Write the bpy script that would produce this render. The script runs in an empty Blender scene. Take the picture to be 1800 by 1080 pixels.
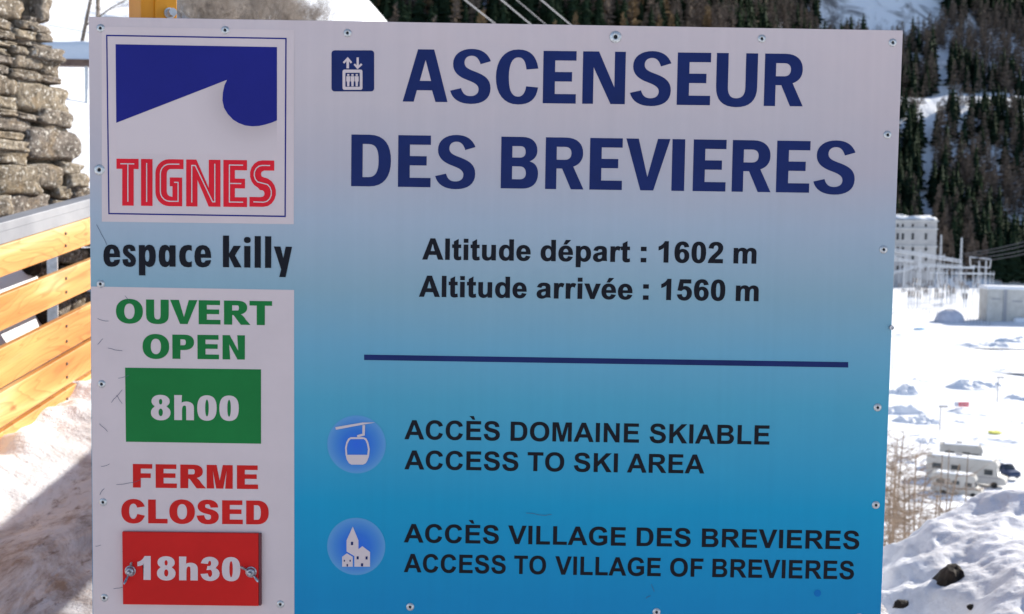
import bpy, bmesh, math, random
import numpy as np
from mathutils import Vector, Matrix, noise
R = math.radians
random.seed(7)
scene = bpy.context.scene
col = scene.collection

# ------------------------------------------------------------------ camera
F = 2000.0                       # focal length in photo pixels (photo 1800 wide)
PITCH, ROLL = R(3.6), R(0.9)
CAM = Matrix.Rotation(R(90) - PITCH, 3, 'X') @ Matrix.Rotation(ROLL, 3, 'Z')
cd = bpy.data.cameras.new('camera')
cam = bpy.data.objects.new('camera', cd); col.objects.link(cam)
cam.matrix_world = CAM.to_4x4()
cd.sensor_width = 36.0; cd.lens = F / 1800 * 36.0
cd.clip_start = 0.05; cd.clip_end = 9000
cd.dof.use_dof = True; cd.dof.focus_distance = 2.15; cd.dof.aperture_fstop = 8.0
scene.camera = cam

# ------------------------------------------------------------------ light
SUN_EL, SUN_AZ = R(27), R(38)    # azimuth counted from +X towards +Y (behind the sign)
w = bpy.data.worlds.new('World'); scene.world = w; w.use_nodes = True
nt = w.node_tree; nt.nodes.clear()
sky = nt.nodes.new('ShaderNodeTexSky'); sky.sky_type = 'NISHITA'; sky.sun_disc = False
sky.sun_elevation = SUN_EL; sky.sun_rotation = R(90) - SUN_AZ
sky.altitude = 1600; sky.air_density = 1.0; sky.dust_density = 3.0; sky.ozone_density = 0.8
bg = nt.nodes.new('ShaderNodeBackground'); bg.inputs[1].default_value = 0.13
wo = nt.nodes.new('ShaderNodeOutputWorld')
nt.links.new(sky.outputs[0], bg.inputs[0]); nt.links.new(bg.outputs[0], wo.inputs[0])
ld = bpy.data.lights.new('sun', 'SUN'); ld.energy = 5.0; ld.angle = R(0.53); ld.color = (1.0, 0.93, 0.82)
lo = bpy.data.objects.new('sun', ld); col.objects.link(lo)
SUN = Vector((math.cos(SUN_EL)*math.cos(SUN_AZ), math.cos(SUN_EL)*math.sin(SUN_AZ), math.sin(SUN_EL)))
lo.rotation_euler = SUN.to_track_quat('Z', 'Y').to_euler()
scene.view_settings.view_transform = 'Standard'; scene.view_settings.look = 'None'
scene.view_settings.gamma = 1.0; scene.view_settings.exposure = 0.75
scene.view_settings.use_curve_mapping = False
scene.cycles.max_bounces = 6; scene.cycles.diffuse_bounces = 4; scene.cycles.glossy_bounces = 3

# ------------------------------------------------------------------ helpers
def ray(px, py):
    return CAM @ Vector(((px - 900) / F, -(py - 540) / F, -1.0))
def at(px, py, Y):
    d = ray(px, py); return d * (Y / d.y)
def proj(p):
    q = CAM.transposed() @ Vector(p)
    if q.z >= -1e-3: return None
    return 900 + F * q.x / -q.z, 540 - F * q.y / -q.z

def tag(o, label=None, cat=None, group=None, kind=None):
    if label: o['label'] = label
    if cat: o['category'] = cat
    if group: o['group'] = group
    if kind: o['kind'] = kind
    return o
def link(name, me, mat=None, parent=None, loc=None):
    o = bpy.data.objects.new(name, me); col.objects.link(o)
    if mat and me is not None and not me.materials: me.materials.append(mat)
    if parent: o.parent = parent
    if loc is not None: o.location = loc
    return o
def empty(name, loc=(0, 0, 0), rz=0.0, **k):
    o = bpy.data.objects.new(name, None); col.objects.link(o)
    o.location = loc; o.rotation_euler = (0, 0, rz); o.empty_display_size = 0.1
    return tag(o, **k)

class MB:
    """collects primitive shapes into one mesh"""
    def __init__(s): s.v = []; s.f = []
    def add(s, vs, fs):
        n = len(s.v); s.v += [tuple(v) for v in vs]; s.f += [tuple(i + n for i in f) for f in fs]; return s
    def box(s, c, size, m=None):
        x, y, z = size[0]/2, size[1]/2, size[2]/2
        vs = [Vector((sx*x, sy*y, sz*z)) for sx in (-1, 1) for sy in (-1, 1) for sz in (-1, 1)]
        if m: vs = [m @ v for v in vs]
        vs = [v + Vector(c) for v in vs]
        return s.add(vs, [(0,1,3,2),(4,6,7,5),(0,4,5,1),(2,3,7,6),(0,2,6,4),(1,5,7,3)])
    def tube(s, a, b, r0, r1=None, n=8, cap=True):
        a, b = Vector(a), Vector(b); r1 = r0 if r1 is None else r1
        q = (b - a).to_track_quat('Z', 'Y')
        vs = []
        for p, r in ((a, r0), (b, r1)):
            for i in range(n):
                t = 2*math.pi*i/n; vs.append(p + q @ Vector((r*math.cos(t), r*math.sin(t), 0)))
        fs = [(i, (i+1) % n, n+(i+1) % n, n+i) for i in range(n)]
        if cap: fs += [tuple(range(n))[::-1], tuple(range(n, 2*n))]
        return s.add(vs, fs)
    def lathe(s, prof, c=(0,0,0), n=16, m=None):
        vs = []
        for r, z in prof:
            for i in range(n):
                t = 2*math.pi*i/n; v = Vector((r*math.cos(t), r*math.sin(t), z))
                if m: v = m @ v
                vs.append(v + Vector(c))
        fs = []
        for k in range(len(prof)-1):
            for i in range(n):
                fs.append((k*n+i, k*n+(i+1) % n, (k+1)*n+(i+1) % n, (k+1)*n+i))
        fs += [tuple(range(n))[::-1], tuple((len(prof)-1)*n+i for i in range(n))]
        return s.add(vs, fs)
    def mesh(s, name, smooth=False):
        me = bpy.data.meshes.new(name); me.from_pydata(s.v, [], s.f); me.update()
        if smooth: me.polygons.foreach_set('use_smooth', [True]*len(me.polygons))
        return me
    def build(s, name, mat, parent=None, smooth=False, bevel=0, seg=2):
        me = s.mesh(name, smooth)
        o = link(name, me, mat, parent)
        if bevel:
            b = o.modifiers.new('bevel', 'BEVEL'); b.width = bevel; b.segments = seg; b.limit_method = 'ANGLE'
        return o

# ------------------------------------------------------------------ materials
def new_mat(name):
    m = bpy.data.materials.new(name); m.use_nodes = True
    n = m.node_tree; b = n.nodes['Principled BSDF']
    return m, n, b
def plain(name, c, rough=0.6, metal=0.0, spec=0.5):
    m, n, b = new_mat(name)
    b.inputs['Base Color'].default_value = (*c, 1); b.inputs['Roughness'].default_value = rough
    b.inputs['Metallic'].default_value = metal; b.inputs['Specular IOR Level'].default_value = spec
    return m
def srgb(r, g, b):
    f = lambda c: (c/255/12.92 if c/255 <= 0.04045 else ((c/255+0.055)/1.055)**2.4)
    return (f(r), f(g), f(b))
def N(n, t, **k):
    x = n.nodes.new(t)
    for a, v in k.items():
        if a.startswith('i_'): x.inputs[a[2:].replace('_', ' ')].default_value = v
        else: setattr(x, a, v)
    return x
def ramp(n, stops, fac):
    r = n.nodes.new('ShaderNodeValToRGB'); e = r.color_ramp.elements
    while len(e) < len(stops): e.new(0.5)
    for k, (p, c) in enumerate(stops):
        e[k].position = p; e[k].color = (*c, 1) if len(c) == 3 else c
    n.links.new(fac, r.inputs[0]); return r
def coords(n, kind='Object', scale=(1, 1, 1)):
    tc = n.nodes.new('ShaderNodeTexCoord'); mp = n.nodes.new('ShaderNodeMapping')
    mp.inputs['Scale'].default_value = scale
    n.links.new(tc.outputs[kind], mp.inputs[0]); return mp.outputs[0]
def noise_node(n, vec, scale, detail=4, rough=0.55, dist=0.0):
    t = N(n, 'ShaderNodeTexNoise', i_Scale=scale, i_Detail=detail, i_Roughness=rough, i_Distortion=dist)
    n.links.new(vec, t.inputs['Vector']); return t
def bump(n, b, h, strength, dist):
    x = N(n, 'ShaderNodeBump', i_Strength=strength, i_Distance=dist)
    n.links.new(h, x.inputs['Height']); n.links.new(x.outputs[0], b.inputs['Normal']); return x
def mix(n, fac, a, b, mode='MIX'):
    x = n.nodes.new('ShaderNodeMix'); x.data_type = 'RGBA'; x.blend_type = mode
    for sock, v in ((x.inputs[0], fac), (x.inputs[6], a), (x.inputs[7], b)):
        if hasattr(v, 'is_linked'): n.links.new(v, sock)
        elif isinstance(v, (int, float)): sock.default_value = v
        else: sock.default_value = (*v, 1)
    return x.outputs[2]

def mottled(name, c1, c2, scale, rough=0.7, bumpd=0.0, bs=0.4, metal=0, vscale=(1,1,1), detail=5, spec=0.3):
    m, n, b = new_mat(name)
    v = coords(n, 'Object', vscale); t = noise_node(n, v, scale, detail)
    r = ramp(n, [(0.35, c1), (0.65, c2)], t.outputs[0])
    n.links.new(r.outputs[0], b.inputs['Base Color']); b.inputs['Roughness'].default_value = rough
    b.inputs['Metallic'].default_value = metal; b.inputs['Specular IOR Level'].default_value = spec
    if bumpd: bump(n, b, t.outputs[0], bs, bumpd)
    return m
# ------------------------------------------------------------------ lettering outlines (cap height 1466)
G = {
'A': (1479, "M1471 0H1149L1021 333H435L314 0H0L571 1466H884ZM926 580L724 1124L526 580Z"),
'B': (1479, "M150 1466H736Q910 1466 995 1451Q1081 1437 1148 1391Q1216 1345 1261 1268Q1306 1192 1306 1097Q1306 994 1250 908Q1195 822 1100 779Q1234 740 1306 646Q1378 552 1378 425Q1378 325 1331 230Q1285 136 1204 79Q1124 23 1006 10Q932 2 649 0H150ZM446 1222V883H640Q813 883 855 888Q931 897 974 940Q1018 984 1018 1055Q1018 1123 980 1165Q943 1208 869 1217Q825 1222 616 1222ZM446 639V247H720Q880 247 923 256Q989 268 1030 314Q1072 361 1072 439Q1072 505 1040 551Q1008 597 947 618Q887 639 685 639Z"),
'C': (1479, "M1087 539L1374 448Q1308 208 1154 91Q1001 -25 765 -25Q473 -25 285 174Q97 374 97 720Q97 1086 286 1288Q475 1491 783 1491Q1052 1491 1220 1332Q1320 1238 1370 1062L1077 992Q1051 1106 968 1172Q886 1238 768 1238Q605 1238 503 1121Q402 1004 402 742Q402 464 502 346Q602 228 762 228Q880 228 965 303Q1050 378 1087 539Z"),
'D': (1479, "M148 1466H689Q872 1466 968 1438Q1097 1400 1189 1303Q1281 1206 1329 1065Q1377 925 1377 719Q1377 538 1332 407Q1277 247 1175 148Q1098 73 967 31Q869 0 705 0H148ZM444 1218V247H665Q789 247 844 261Q916 279 963 322Q1011 365 1041 463Q1071 562 1071 732Q1071 902 1041 993Q1011 1084 957 1135Q903 1186 820 1204Q758 1218 577 1218Z"),
'E': (1366, "M150 0V1466H1237V1218H446V893H1182V646H446V247H1265V0Z"),
'F': (1251, "M151 0V1466H1156V1218H447V871H1059V623H447V0Z"),
'G': (1593, "M831 539V786H1469V202Q1376 112 1199 43Q1023 -25 842 -25Q612 -25 441 71Q270 168 184 347Q98 527 98 738Q98 967 194 1145Q290 1323 475 1418Q616 1491 826 1491Q1099 1491 1252 1376Q1406 1262 1450 1060L1156 1005Q1125 1113 1039 1175Q954 1238 826 1238Q632 1238 517 1115Q403 992 403 750Q403 489 519 358Q635 228 823 228Q916 228 1009 264Q1103 301 1170 353V539Z"),
'I': (569, "M140 0V1466H436V0Z"),
'K': (1479, "M153 0V1466H449V815L1047 1466H1445L893 895L1475 0H1092L689 688L449 443V0Z"),
'L': (1251, "M157 0V1466H453V247H1189V0Z"),
'M': (1706, "M145 0V1466H588L854 466L1117 1466H1561V0H1286V1154L995 0H710L420 1154V0Z"),
'N': (1479, "M152 0V1466H440L1040 487V1466H1315V0H1018L427 956V0Z"),
'O': (1593, "M89 724Q89 948 156 1100Q206 1212 292 1301Q379 1390 482 1433Q619 1491 798 1491Q1122 1491 1316 1290Q1511 1089 1511 731Q1511 376 1318 175Q1125 -25 802 -25Q475 -25 282 174Q89 374 89 724ZM394 734Q394 485 509 356Q624 228 801 228Q978 228 1091 355Q1205 483 1205 738Q1205 990 1094 1114Q984 1238 801 1238Q618 1238 506 1112Q394 987 394 734Z"),
'P': (1366, "M149 0V1466H624Q894 1466 976 1444Q1102 1411 1187 1300Q1272 1190 1272 1015Q1272 880 1223 788Q1174 696 1098 643Q1023 591 945 574Q839 553 638 553H445V0ZM445 1218V803H607Q782 803 841 826Q900 849 933 898Q967 947 967 1012Q967 1092 920 1144Q873 1196 801 1209Q748 1218 588 1218Z"),
'R': (1479, "M150 0V1466H773Q1008 1466 1114 1426Q1221 1387 1285 1286Q1349 1185 1349 1055Q1349 890 1252 782Q1155 675 962 647Q1058 591 1120 524Q1183 457 1289 286L1468 0H1114L900 319Q786 490 744 534Q702 579 655 595Q608 612 506 612H446V0ZM446 846H665Q878 846 931 864Q984 882 1014 926Q1044 970 1044 1036Q1044 1110 1004 1155Q965 1201 893 1213Q857 1218 677 1218H446Z"),
'S': (1366, "M74 477L362 505Q388 360 467 292Q547 224 682 224Q825 224 897 284Q970 345 970 426Q970 478 939 514Q909 551 833 578Q781 596 596 642Q358 701 262 787Q127 908 127 1082Q127 1194 190 1291Q254 1389 373 1440Q493 1491 662 1491Q938 1491 1077 1370Q1217 1249 1224 1047L928 1034Q909 1147 846 1196Q784 1246 659 1246Q530 1246 457 1193Q410 1159 410 1102Q410 1050 454 1013Q510 966 726 915Q942 864 1045 809Q1149 755 1207 660Q1266 566 1266 427Q1266 301 1196 191Q1126 81 998 27Q870 -26 679 -26Q401 -26 252 102Q103 231 74 477Z"),
'T': (1251, "M479 0V1218H44V1466H1209V1218H775V0Z"),
'U': (1479, "M147 1466H443V672Q443 483 454 427Q473 337 544 282Q616 228 740 228Q866 228 930 279Q994 331 1007 406Q1020 481 1020 655V1466H1316V696Q1316 432 1292 323Q1268 214 1203 139Q1139 64 1031 19Q923 -25 749 -25Q539 -25 430 23Q322 72 259 149Q196 227 176 312Q147 438 147 684Z"),
'V': (1366, "M523 0L-1 1466H320L691 381L1050 1466H1364L839 0Z"),
'e': (1139, "M762 338L1042 291Q988 137 871 56Q755 -24 580 -24Q303 -24 170 157Q65 302 65 523Q65 787 203 936Q341 1086 552 1086Q789 1086 926 929Q1063 773 1057 450H353Q356 325 421 255Q486 186 583 186Q649 186 694 222Q739 258 762 338ZM778 622Q775 744 715 807Q655 871 569 871Q477 871 417 804Q357 737 358 622Z"),
't': (682, "M634 1062V838H442V410Q442 280 447 258Q453 237 472 223Q492 209 520 209Q559 209 633 236L657 18Q559 -24 435 -24Q359 -24 298 1Q237 27 208 67Q180 108 169 177Q160 226 160 375V838H31V1062H160V1273L442 1437V1062Z"),
'l': (569, "M147 0V1466H428V0Z"),
'i': (569, "M147 1206V1466H428V1206ZM147 0V1062H428V0Z"),
'u': (1251, "M847 0V159Q789 74 694 25Q600 -24 495 -24Q388 -24 303 23Q218 70 180 155Q142 240 142 390V1062H423V574Q423 350 438 299Q454 249 495 219Q536 190 599 190Q671 190 728 229Q785 269 806 327Q827 386 827 614V1062H1108V0Z"),
'd': (1251, "M1121 0H860V156Q795 65 706 20Q618 -24 528 -24Q345 -24 214 123Q84 271 84 535Q84 805 211 945Q338 1086 532 1086Q710 1086 840 938V1466H1121ZM371 554Q371 384 418 308Q486 198 608 198Q705 198 773 280Q841 363 841 527Q841 710 775 790Q709 871 606 871Q506 871 438 791Q371 712 371 554Z"),
'p': (1251, "M139 1062H401V906Q452 986 539 1036Q626 1086 732 1086Q917 1086 1046 941Q1175 796 1175 537Q1175 271 1045 123Q915 -24 730 -24Q642 -24 570 11Q499 46 420 131V-404H139ZM417 549Q417 370 488 284Q559 199 661 199Q759 199 824 277Q889 356 889 535Q889 702 822 783Q755 864 656 864Q553 864 485 784Q417 705 417 549Z"),
'a': (1139, "M357 738L102 784Q145 938 250 1012Q355 1086 562 1086Q750 1086 842 1041Q934 997 971 928Q1009 860 1009 677L1006 349Q1006 209 1019 142Q1033 76 1070 0H792Q781 28 765 83Q758 108 755 116Q683 46 601 11Q519 -24 426 -24Q262 -24 167 65Q73 154 73 290Q73 380 116 450Q159 521 236 558Q314 596 460 624Q657 661 733 693V721Q733 802 693 836Q653 871 542 871Q467 871 425 841Q383 812 357 738ZM733 510Q679 492 562 467Q445 442 409 418Q354 379 354 319Q354 260 398 217Q442 174 510 174Q586 174 655 224Q706 262 722 317Q733 353 733 454Z"),
'r': (797, "M416 0H135V1062H396V911Q463 1018 516 1052Q570 1086 638 1086Q734 1086 823 1033L736 788Q665 834 604 834Q545 834 504 801Q463 769 439 684Q416 599 416 328Z"),
'v': (1139, "M449 0L21 1062H316L516 520L574 339Q597 408 603 430Q617 475 633 520L835 1062H1124L702 0Z"),
'm': (1821, "M126 1062H385V917Q524 1086 716 1086Q818 1086 893 1044Q968 1002 1016 917Q1086 1002 1167 1044Q1248 1086 1340 1086Q1457 1086 1538 1038Q1619 991 1659 899Q1688 831 1688 679V0H1407V607Q1407 765 1378 811Q1339 871 1258 871Q1199 871 1147 835Q1095 799 1072 729Q1049 660 1049 510V0H768V582Q768 737 753 782Q738 827 706 849Q675 871 621 871Q556 871 504 836Q452 801 429 735Q407 669 407 516V0H126Z"),
'h': (1251, "M429 1466V927Q565 1086 754 1086Q851 1086 929 1050Q1007 1014 1046 958Q1086 902 1100 834Q1115 766 1115 623V0H834V561Q834 728 818 773Q802 818 761 844Q721 871 660 871Q590 871 535 837Q480 803 454 734Q429 666 429 532V0H148V1466Z"),
'0': (1139, "M562 1472Q775 1472 895 1320Q1038 1140 1038 723Q1038 307 894 125Q775 -25 562 -25Q348 -25 217 139Q86 304 86 726Q86 1140 230 1322Q349 1472 562 1472ZM562 1239Q511 1239 471 1206Q431 1174 409 1090Q380 981 380 723Q380 465 406 368Q432 272 471 240Q511 208 562 208Q613 208 653 240Q693 273 715 357Q744 465 744 723Q744 981 718 1077Q692 1174 652 1206Q613 1239 562 1239Z"),
'1': (1139, "M807 0H526V1059Q372 915 163 846V1101Q273 1137 402 1237Q531 1338 579 1472H807Z"),
'2': (1139, "M1036 261V0H51Q67 148 147 280Q227 413 463 632Q653 809 696 872Q754 959 754 1044Q754 1138 703 1188Q653 1239 564 1239Q476 1239 424 1186Q372 1133 364 1010L84 1038Q109 1270 241 1371Q373 1472 571 1472Q788 1472 912 1355Q1036 1238 1036 1064Q1036 965 1000 875Q965 786 888 688Q837 623 704 501Q571 379 535 339Q500 299 478 261Z"),
'3': (1139, "M77 389L349 422Q362 318 419 263Q476 208 557 208Q644 208 703 274Q763 340 763 452Q763 558 706 620Q649 682 567 682Q513 682 438 661L469 890Q583 887 643 939Q703 992 703 1079Q703 1153 659 1197Q615 1241 542 1241Q470 1241 419 1191Q368 1141 357 1045L98 1089Q125 1222 179 1301Q234 1381 331 1426Q429 1472 550 1472Q757 1472 882 1340Q985 1232 985 1096Q985 903 774 788Q900 761 975 667Q1051 573 1051 440Q1051 247 910 111Q769 -25 559 -25Q360 -25 229 89Q98 204 77 389Z"),
'5': (1139, "M91 377L371 406Q383 311 442 255Q501 200 578 200Q666 200 727 271Q788 343 788 487Q788 622 727 689Q667 757 570 757Q449 757 353 650L125 683L269 1446H1012V1183H482L438 934Q532 981 630 981Q817 981 947 845Q1077 709 1077 492Q1077 311 972 169Q829 -25 575 -25Q372 -25 244 84Q116 193 91 377Z"),
'6': (1139, "M1039 1107L767 1077Q757 1161 715 1201Q673 1241 606 1241Q517 1241 455 1161Q394 1081 378 828Q483 952 639 952Q815 952 940 818Q1066 684 1066 472Q1066 247 934 111Q802 -25 595 -25Q373 -25 230 147Q87 320 87 713Q87 1116 236 1294Q385 1472 623 1472Q790 1472 899 1378Q1009 1285 1039 1107ZM402 495Q402 358 465 283Q528 209 609 209Q687 209 739 270Q791 331 791 470Q791 613 735 679Q679 746 595 746Q514 746 458 682Q402 619 402 495Z"),
'8': (1139, "M320 790Q211 836 161 916Q112 997 112 1093Q112 1257 226 1364Q341 1471 552 1471Q761 1471 876 1364Q992 1257 992 1093Q992 991 939 911Q886 832 790 790Q912 741 975 647Q1039 553 1039 430Q1039 227 909 100Q780 -27 565 -27Q365 -27 232 78Q76 201 76 415Q76 533 134 631Q193 730 320 790ZM378 1073Q378 989 425 942Q473 895 552 895Q632 895 680 942Q728 990 728 1074Q728 1153 680 1200Q633 1248 555 1248Q474 1248 426 1200Q378 1152 378 1073ZM352 446Q352 330 411 265Q471 200 560 200Q647 200 704 262Q761 325 761 443Q761 546 703 608Q645 671 556 671Q453 671 402 600Q352 529 352 446Z"),
':': (682, "M197 0V281H478V0ZM197 781V1062H478V781Z"),
'È': (1366, "M150 0V1466H1237V1218H446V893H1182V646H446V247H1265V0ZM792 1570H610L370 1850H690Z"),
'é': (1139, "M762 338L1042 291Q988 137 871 56Q755 -24 580 -24Q303 -24 170 157Q65 302 65 523Q65 787 203 936Q341 1086 552 1086Q789 1086 926 929Q1063 773 1057 450H353Q356 325 421 255Q486 186 583 186Q649 186 694 222Q739 258 762 338ZM778 622Q775 744 715 807Q655 871 569 871Q477 871 417 804Q357 737 358 622ZM436 1172L574 1474H889L614 1172Z"),
}
# rounder, narrow lower-case letters of the resort's second line (x-height 1010)
K = {
'e': (800, "M520 300L760 330Q740 -25 400 -25Q60 -25 60 490Q60 1035 410 1035Q770 1035 765 430H330Q330 200 420 200Q510 200 520 300ZM330 610H515Q510 820 420 820Q335 820 330 610Z"),
's': (660, "M60 330L290 350Q290 190 355 190Q405 190 405 260Q405 320 270 430Q80 560 80 740Q80 1035 350 1035Q610 1035 610 730L400 720Q400 835 345 835Q290 835 290 770Q290 710 430 610Q625 480 625 280Q625 -25 350 -25Q60 -25 60 330Z"),
'p': (860, "M90 -420V1010H345V900Q410 1035 530 1035Q800 1035 800 500Q800 -25 530 -25Q420 -25 360 90V-420ZM350 500Q350 230 445 230Q530 230 530 505Q530 780 445 780Q350 780 350 500Z"),
'a': (860, "M770 0H515V105Q450 -25 330 -25Q60 -25 60 500Q60 1035 330 1035Q450 1035 515 900V1010H770ZM510 500Q510 780 415 780Q330 780 330 505Q330 230 415 230Q510 230 510 500Z"),
'c': (640, "M590 1000V740Q530 790 470 790Q330 790 330 505Q330 220 470 220Q530 220 590 270V15Q520 -25 430 -25Q60 -25 60 500Q60 1035 430 1035Q520 1035 590 1000Z"),
'k': (900, "M90 0V1480H350V640L540 1010H850L600 560L880 0H570L350 510V0Z"),
'i': (440, "M90 0V1010H350V0ZM75 1290Q75 1435 220 1435Q365 1435 365 1290Q365 1145 220 1145Q75 1145 75 1290Z"),
'l': (440, "M90 0V1480H350V0Z"),
'y': (800, "M250 -420L330 -60L20 1010H300L420 460L520 1010H790L520 -420Z"),
}
# narrow gothic capitals of the title (cap height 100)
T = {
'A': "M0 0L29 100H60.5L87.5 0H64L57 22H27.5L21.5 0ZM44 80L33 40H55Z",
'S': "M78 79C72 94 60 102 41 102C20 102 5 91 5 73C5 56 18 48 32 43C46 38 55 34 55 25C55 17 49 12 39 12C29 12 24 17 21 27L0 22C4 6 18 -3 40 -3C63 -3 78 7 78 27C78 45 66 52 50 58C36 63 27 66 27 76C27 84 33 89 41 89C50 89 55 83 58 73Z",
'C': "M82 66C78 90 66 102 43 102C15 102 0 80 0 49C0 17 16 -3 43 -3C66 -3 79 7 82 30L59 32C57 19 52 12 43 12C30 12 25 27 25 50C25 73 31 87 43 87C53 87 57 79 59 64Z",
'E': "M0 0V100H64V82H23V60H56V42H23V18H64V0Z",
'N': "M0 0V100H31L62 32V100H83V0H55L21 70V0Z",
'U': "M0 100H23V36C23 21 28 14 39 14C52 14 57 21 57 36V100H80V36C80 10 66 -3 40 -3C13 -3 0 10 0 36Z",
'R': "M0 0V100H40C62 100 74 88 74 70C74 57 67 48 55 44L76 0H51L33 40H22V0ZM22 57V82H38C47 82 51 77 51 70C51 62 47 57 38 57Z",
'D': "M0 0V100H35C65 100 77 80 77 50C77 20 64 0 35 0ZM22 18H33C47 18 53 28 53 50C53 72 48 82 33 82H22Z",
'B': "M0 0V100H42C60 100 71 90 71 74C71 64 66 57 56 53C68 50 73 41 73 29C73 10 61 0 42 0ZM22 60V82H38C45 82 48 78 48 71C48 64 44 60 37 60ZM22 18V43H37C45 43 49 38 49 30C49 22 45 18 37 18Z",
'V': "M0 100H24L42 26L61 100H85L54 0H29Z",
'I': "M0 0V100H23V0Z",
}
def parse(d, seg=6):
    import re
    tk = re.findall(r'[MLHVQCZ]|-?[\d.]+', d); i = 0; out = []; cur = []; x = y = 0.0; c = None
    def num():
        nonlocal i
        i += 1; return float(tk[i-1])
    while i < len(tk):
        if tk[i].isalpha(): c = tk[i]; i += 1
        if c == 'Z': out.append(cur); cur = []; continue
        if c == 'M': x, y = num(), num(); cur = [(x, y)]
        elif c == 'L': x, y = num(), num(); cur.append((x, y))
        elif c == 'H': x = num(); cur.append((x, y))
        elif c == 'V': y = num(); cur.append((x, y))
        elif c == 'Q':
            a, b, e, f = num(), num(), num(), num()
            for k in range(1, seg//2+2):
                t = k/(seg//2+1); u = 1-t
                cur.append((u*u*x+2*u*t*a+t*t*e, u*u*y+2*u*t*b+t*t*f))
            x, y = e, f
        elif c == 'C':
            a, b, e, f, g, h = [num() for _ in range(6)]
            for k in range(1, seg+3):
                t = k/(seg+2); u = 1-t
                cur.append((u**3*x+3*u*u*t*a+3*u*t*t*e+t**3*g, u**3*y+3*u*u*t*b+3*u*t*t*f+t**3*h))
            x, y = g, h
    res = []
    for cc in out:
        q = [cc[0]]
        for p in cc[1:]:
            if abs(p[0]-q[-1][0]) + abs(p[1]-q[-1][1]) > 1e-3: q.append(p)
        if abs(q[0][0]-q[-1][0]) + abs(q[0][1]-q[-1][1]) < 1e-3: q.pop()
        res.append(q)
    return res
def area(c): return sum(c[i][0]*c[(i+1) % len(c)][1]-c[(i+1) % len(c)][0]*c[i][1] for i in range(len(c)))/2
def inside(p, c):
    r = False; n = len(c)
    for i in range(n):
        (x1, y1), (x2, y2) = c[i], c[(i+1) % n]
        if (y1 > p[1]) != (y2 > p[1]) and p[0] < (x2-x1)*(p[1]-y1)/(y2-y1)+x1: r = not r
    return r
def embolden(cs, dx, dy):
    out = []
    for k, c in enumerate(cs):
        hole = any(j != k and inside(c[0], d) for j, d in enumerate(cs))
        ccw = area(c) > 0; s = 1 if ccw != hole else -1
        n = len(c); q = []
        for i in range(n):
            p0, p, p1 = c[i-1], c[i], c[(i+1) % n]
            a = Vector((p[0]-p0[0], p[1]-p0[1])).normalized(); b = Vector((p1[0]-p[0], p1[1]-p[1])).normalized()
            n1 = Vector((a.y, -a.x))*s; n2 = Vector((b.y, -b.x))*s
            m = n1+n2; L = max(m.length_squared, 0.9); m = m*(2/L)
            q.append((p[0]+m.x*dx, p[1]+m.y*dy))
        out.append(q)
    return out

D = 2.1                          # the sign's front face is the plane y = D
def bd(px, py):
    p = at(px, py, D); return p.x, p.z
def word(txt, x0, y0, x1, y1, h, font=G, ref=1466.0, bx=0, by=0, gap=0):
    """contours in board coordinates; (x0,y0)-(x1,y1) baseline ends in the photograph, h height of capitals in pixels"""
    cs = []; pen = 0
    for ch in txt:
        adv, d = font[ch]; c = parse(d)
        if bx or by: c = embolden(c, bx, by)
        cs += [[(p[0]+pen, (p[1]+by)*ref/(ref+2*by)) for p in q] for q in c]; pen += adv + 2*bx*0.8 + gap
    lo_ = min(p[0] for q in cs for p in q); hi = max(p[0] for q in cs for p in q)
    a = bd(x0, y0); b = bd(x1, y1); s = h*D/F/ref
    return [[(a[0]+(b[0]-a[0])*(p[0]-lo_)/(hi-lo_), a[1]+(b[1]-a[1])*(p[0]-lo_)/(hi-lo_)+p[1]*s) for p in q] for q in cs]
def pxs(pts): return [bd(*p) for p in pts]
def disc(cx, cy, r, n=40):
    c = bd(cx, cy); rr = r*D/F
    return [(c[0]+rr*math.cos(2*math.pi*k/n), c[1]+rr*math.sin(2*math.pi*k/n)) for k in range(n)]
def stroke(pts, wpx):
    """open polyline in photo pixels -> outline of constant width"""
    P = [Vector(p) for p in pts]; L = []; Rr = []
    for i, p in enumerate(P):
        a = (P[i]-P[i-1]).normalized() if i else (P[1]-P[0]).normalized()
        b = (P[i+1]-P[i]).normalized() if i < len(P)-1 else a
        n = Vector((-(a.y+b.y), a.x+b.x)); n = n*(2/max(n.length_squared, .8))*wpx/2
        L.append(p+n); Rr.append(p-n)
    return pxs([tuple(v) for v in L+Rr[::-1]])
LIFT = 0.0004
def decal(name, contours, mat, parent, level=1, thick=0.0):
    """flat print on the sign: filled outlines lying on the board's face"""
    cu = bpy.data.curves.new('tmp', 'CURVE'); cu.dimensions = '2D'; cu.fill_mode = 'BOTH'
    for c in contours:
        s = cu.splines.new('POLY'); s.points.add(len(c)-1)
        for p, q in zip(s.points, c): p.co = (q[0], q[1], 0, 1)
        s.use_cyclic_u = True
    ob = bpy.data.objects.new('tmp', cu); me = bpy.data.meshes.new_from_object(ob)
    bpy.data.objects.remove(ob); bpy.data.curves.remove(cu)
    for v in me.vertices: v.co = (v.co.x, -LIFT*level, v.co.y)
    me.update(); me.name = name; me.materials.clear(); me.materials.append(mat)
    return link(name, me, mat, parent)
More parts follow.
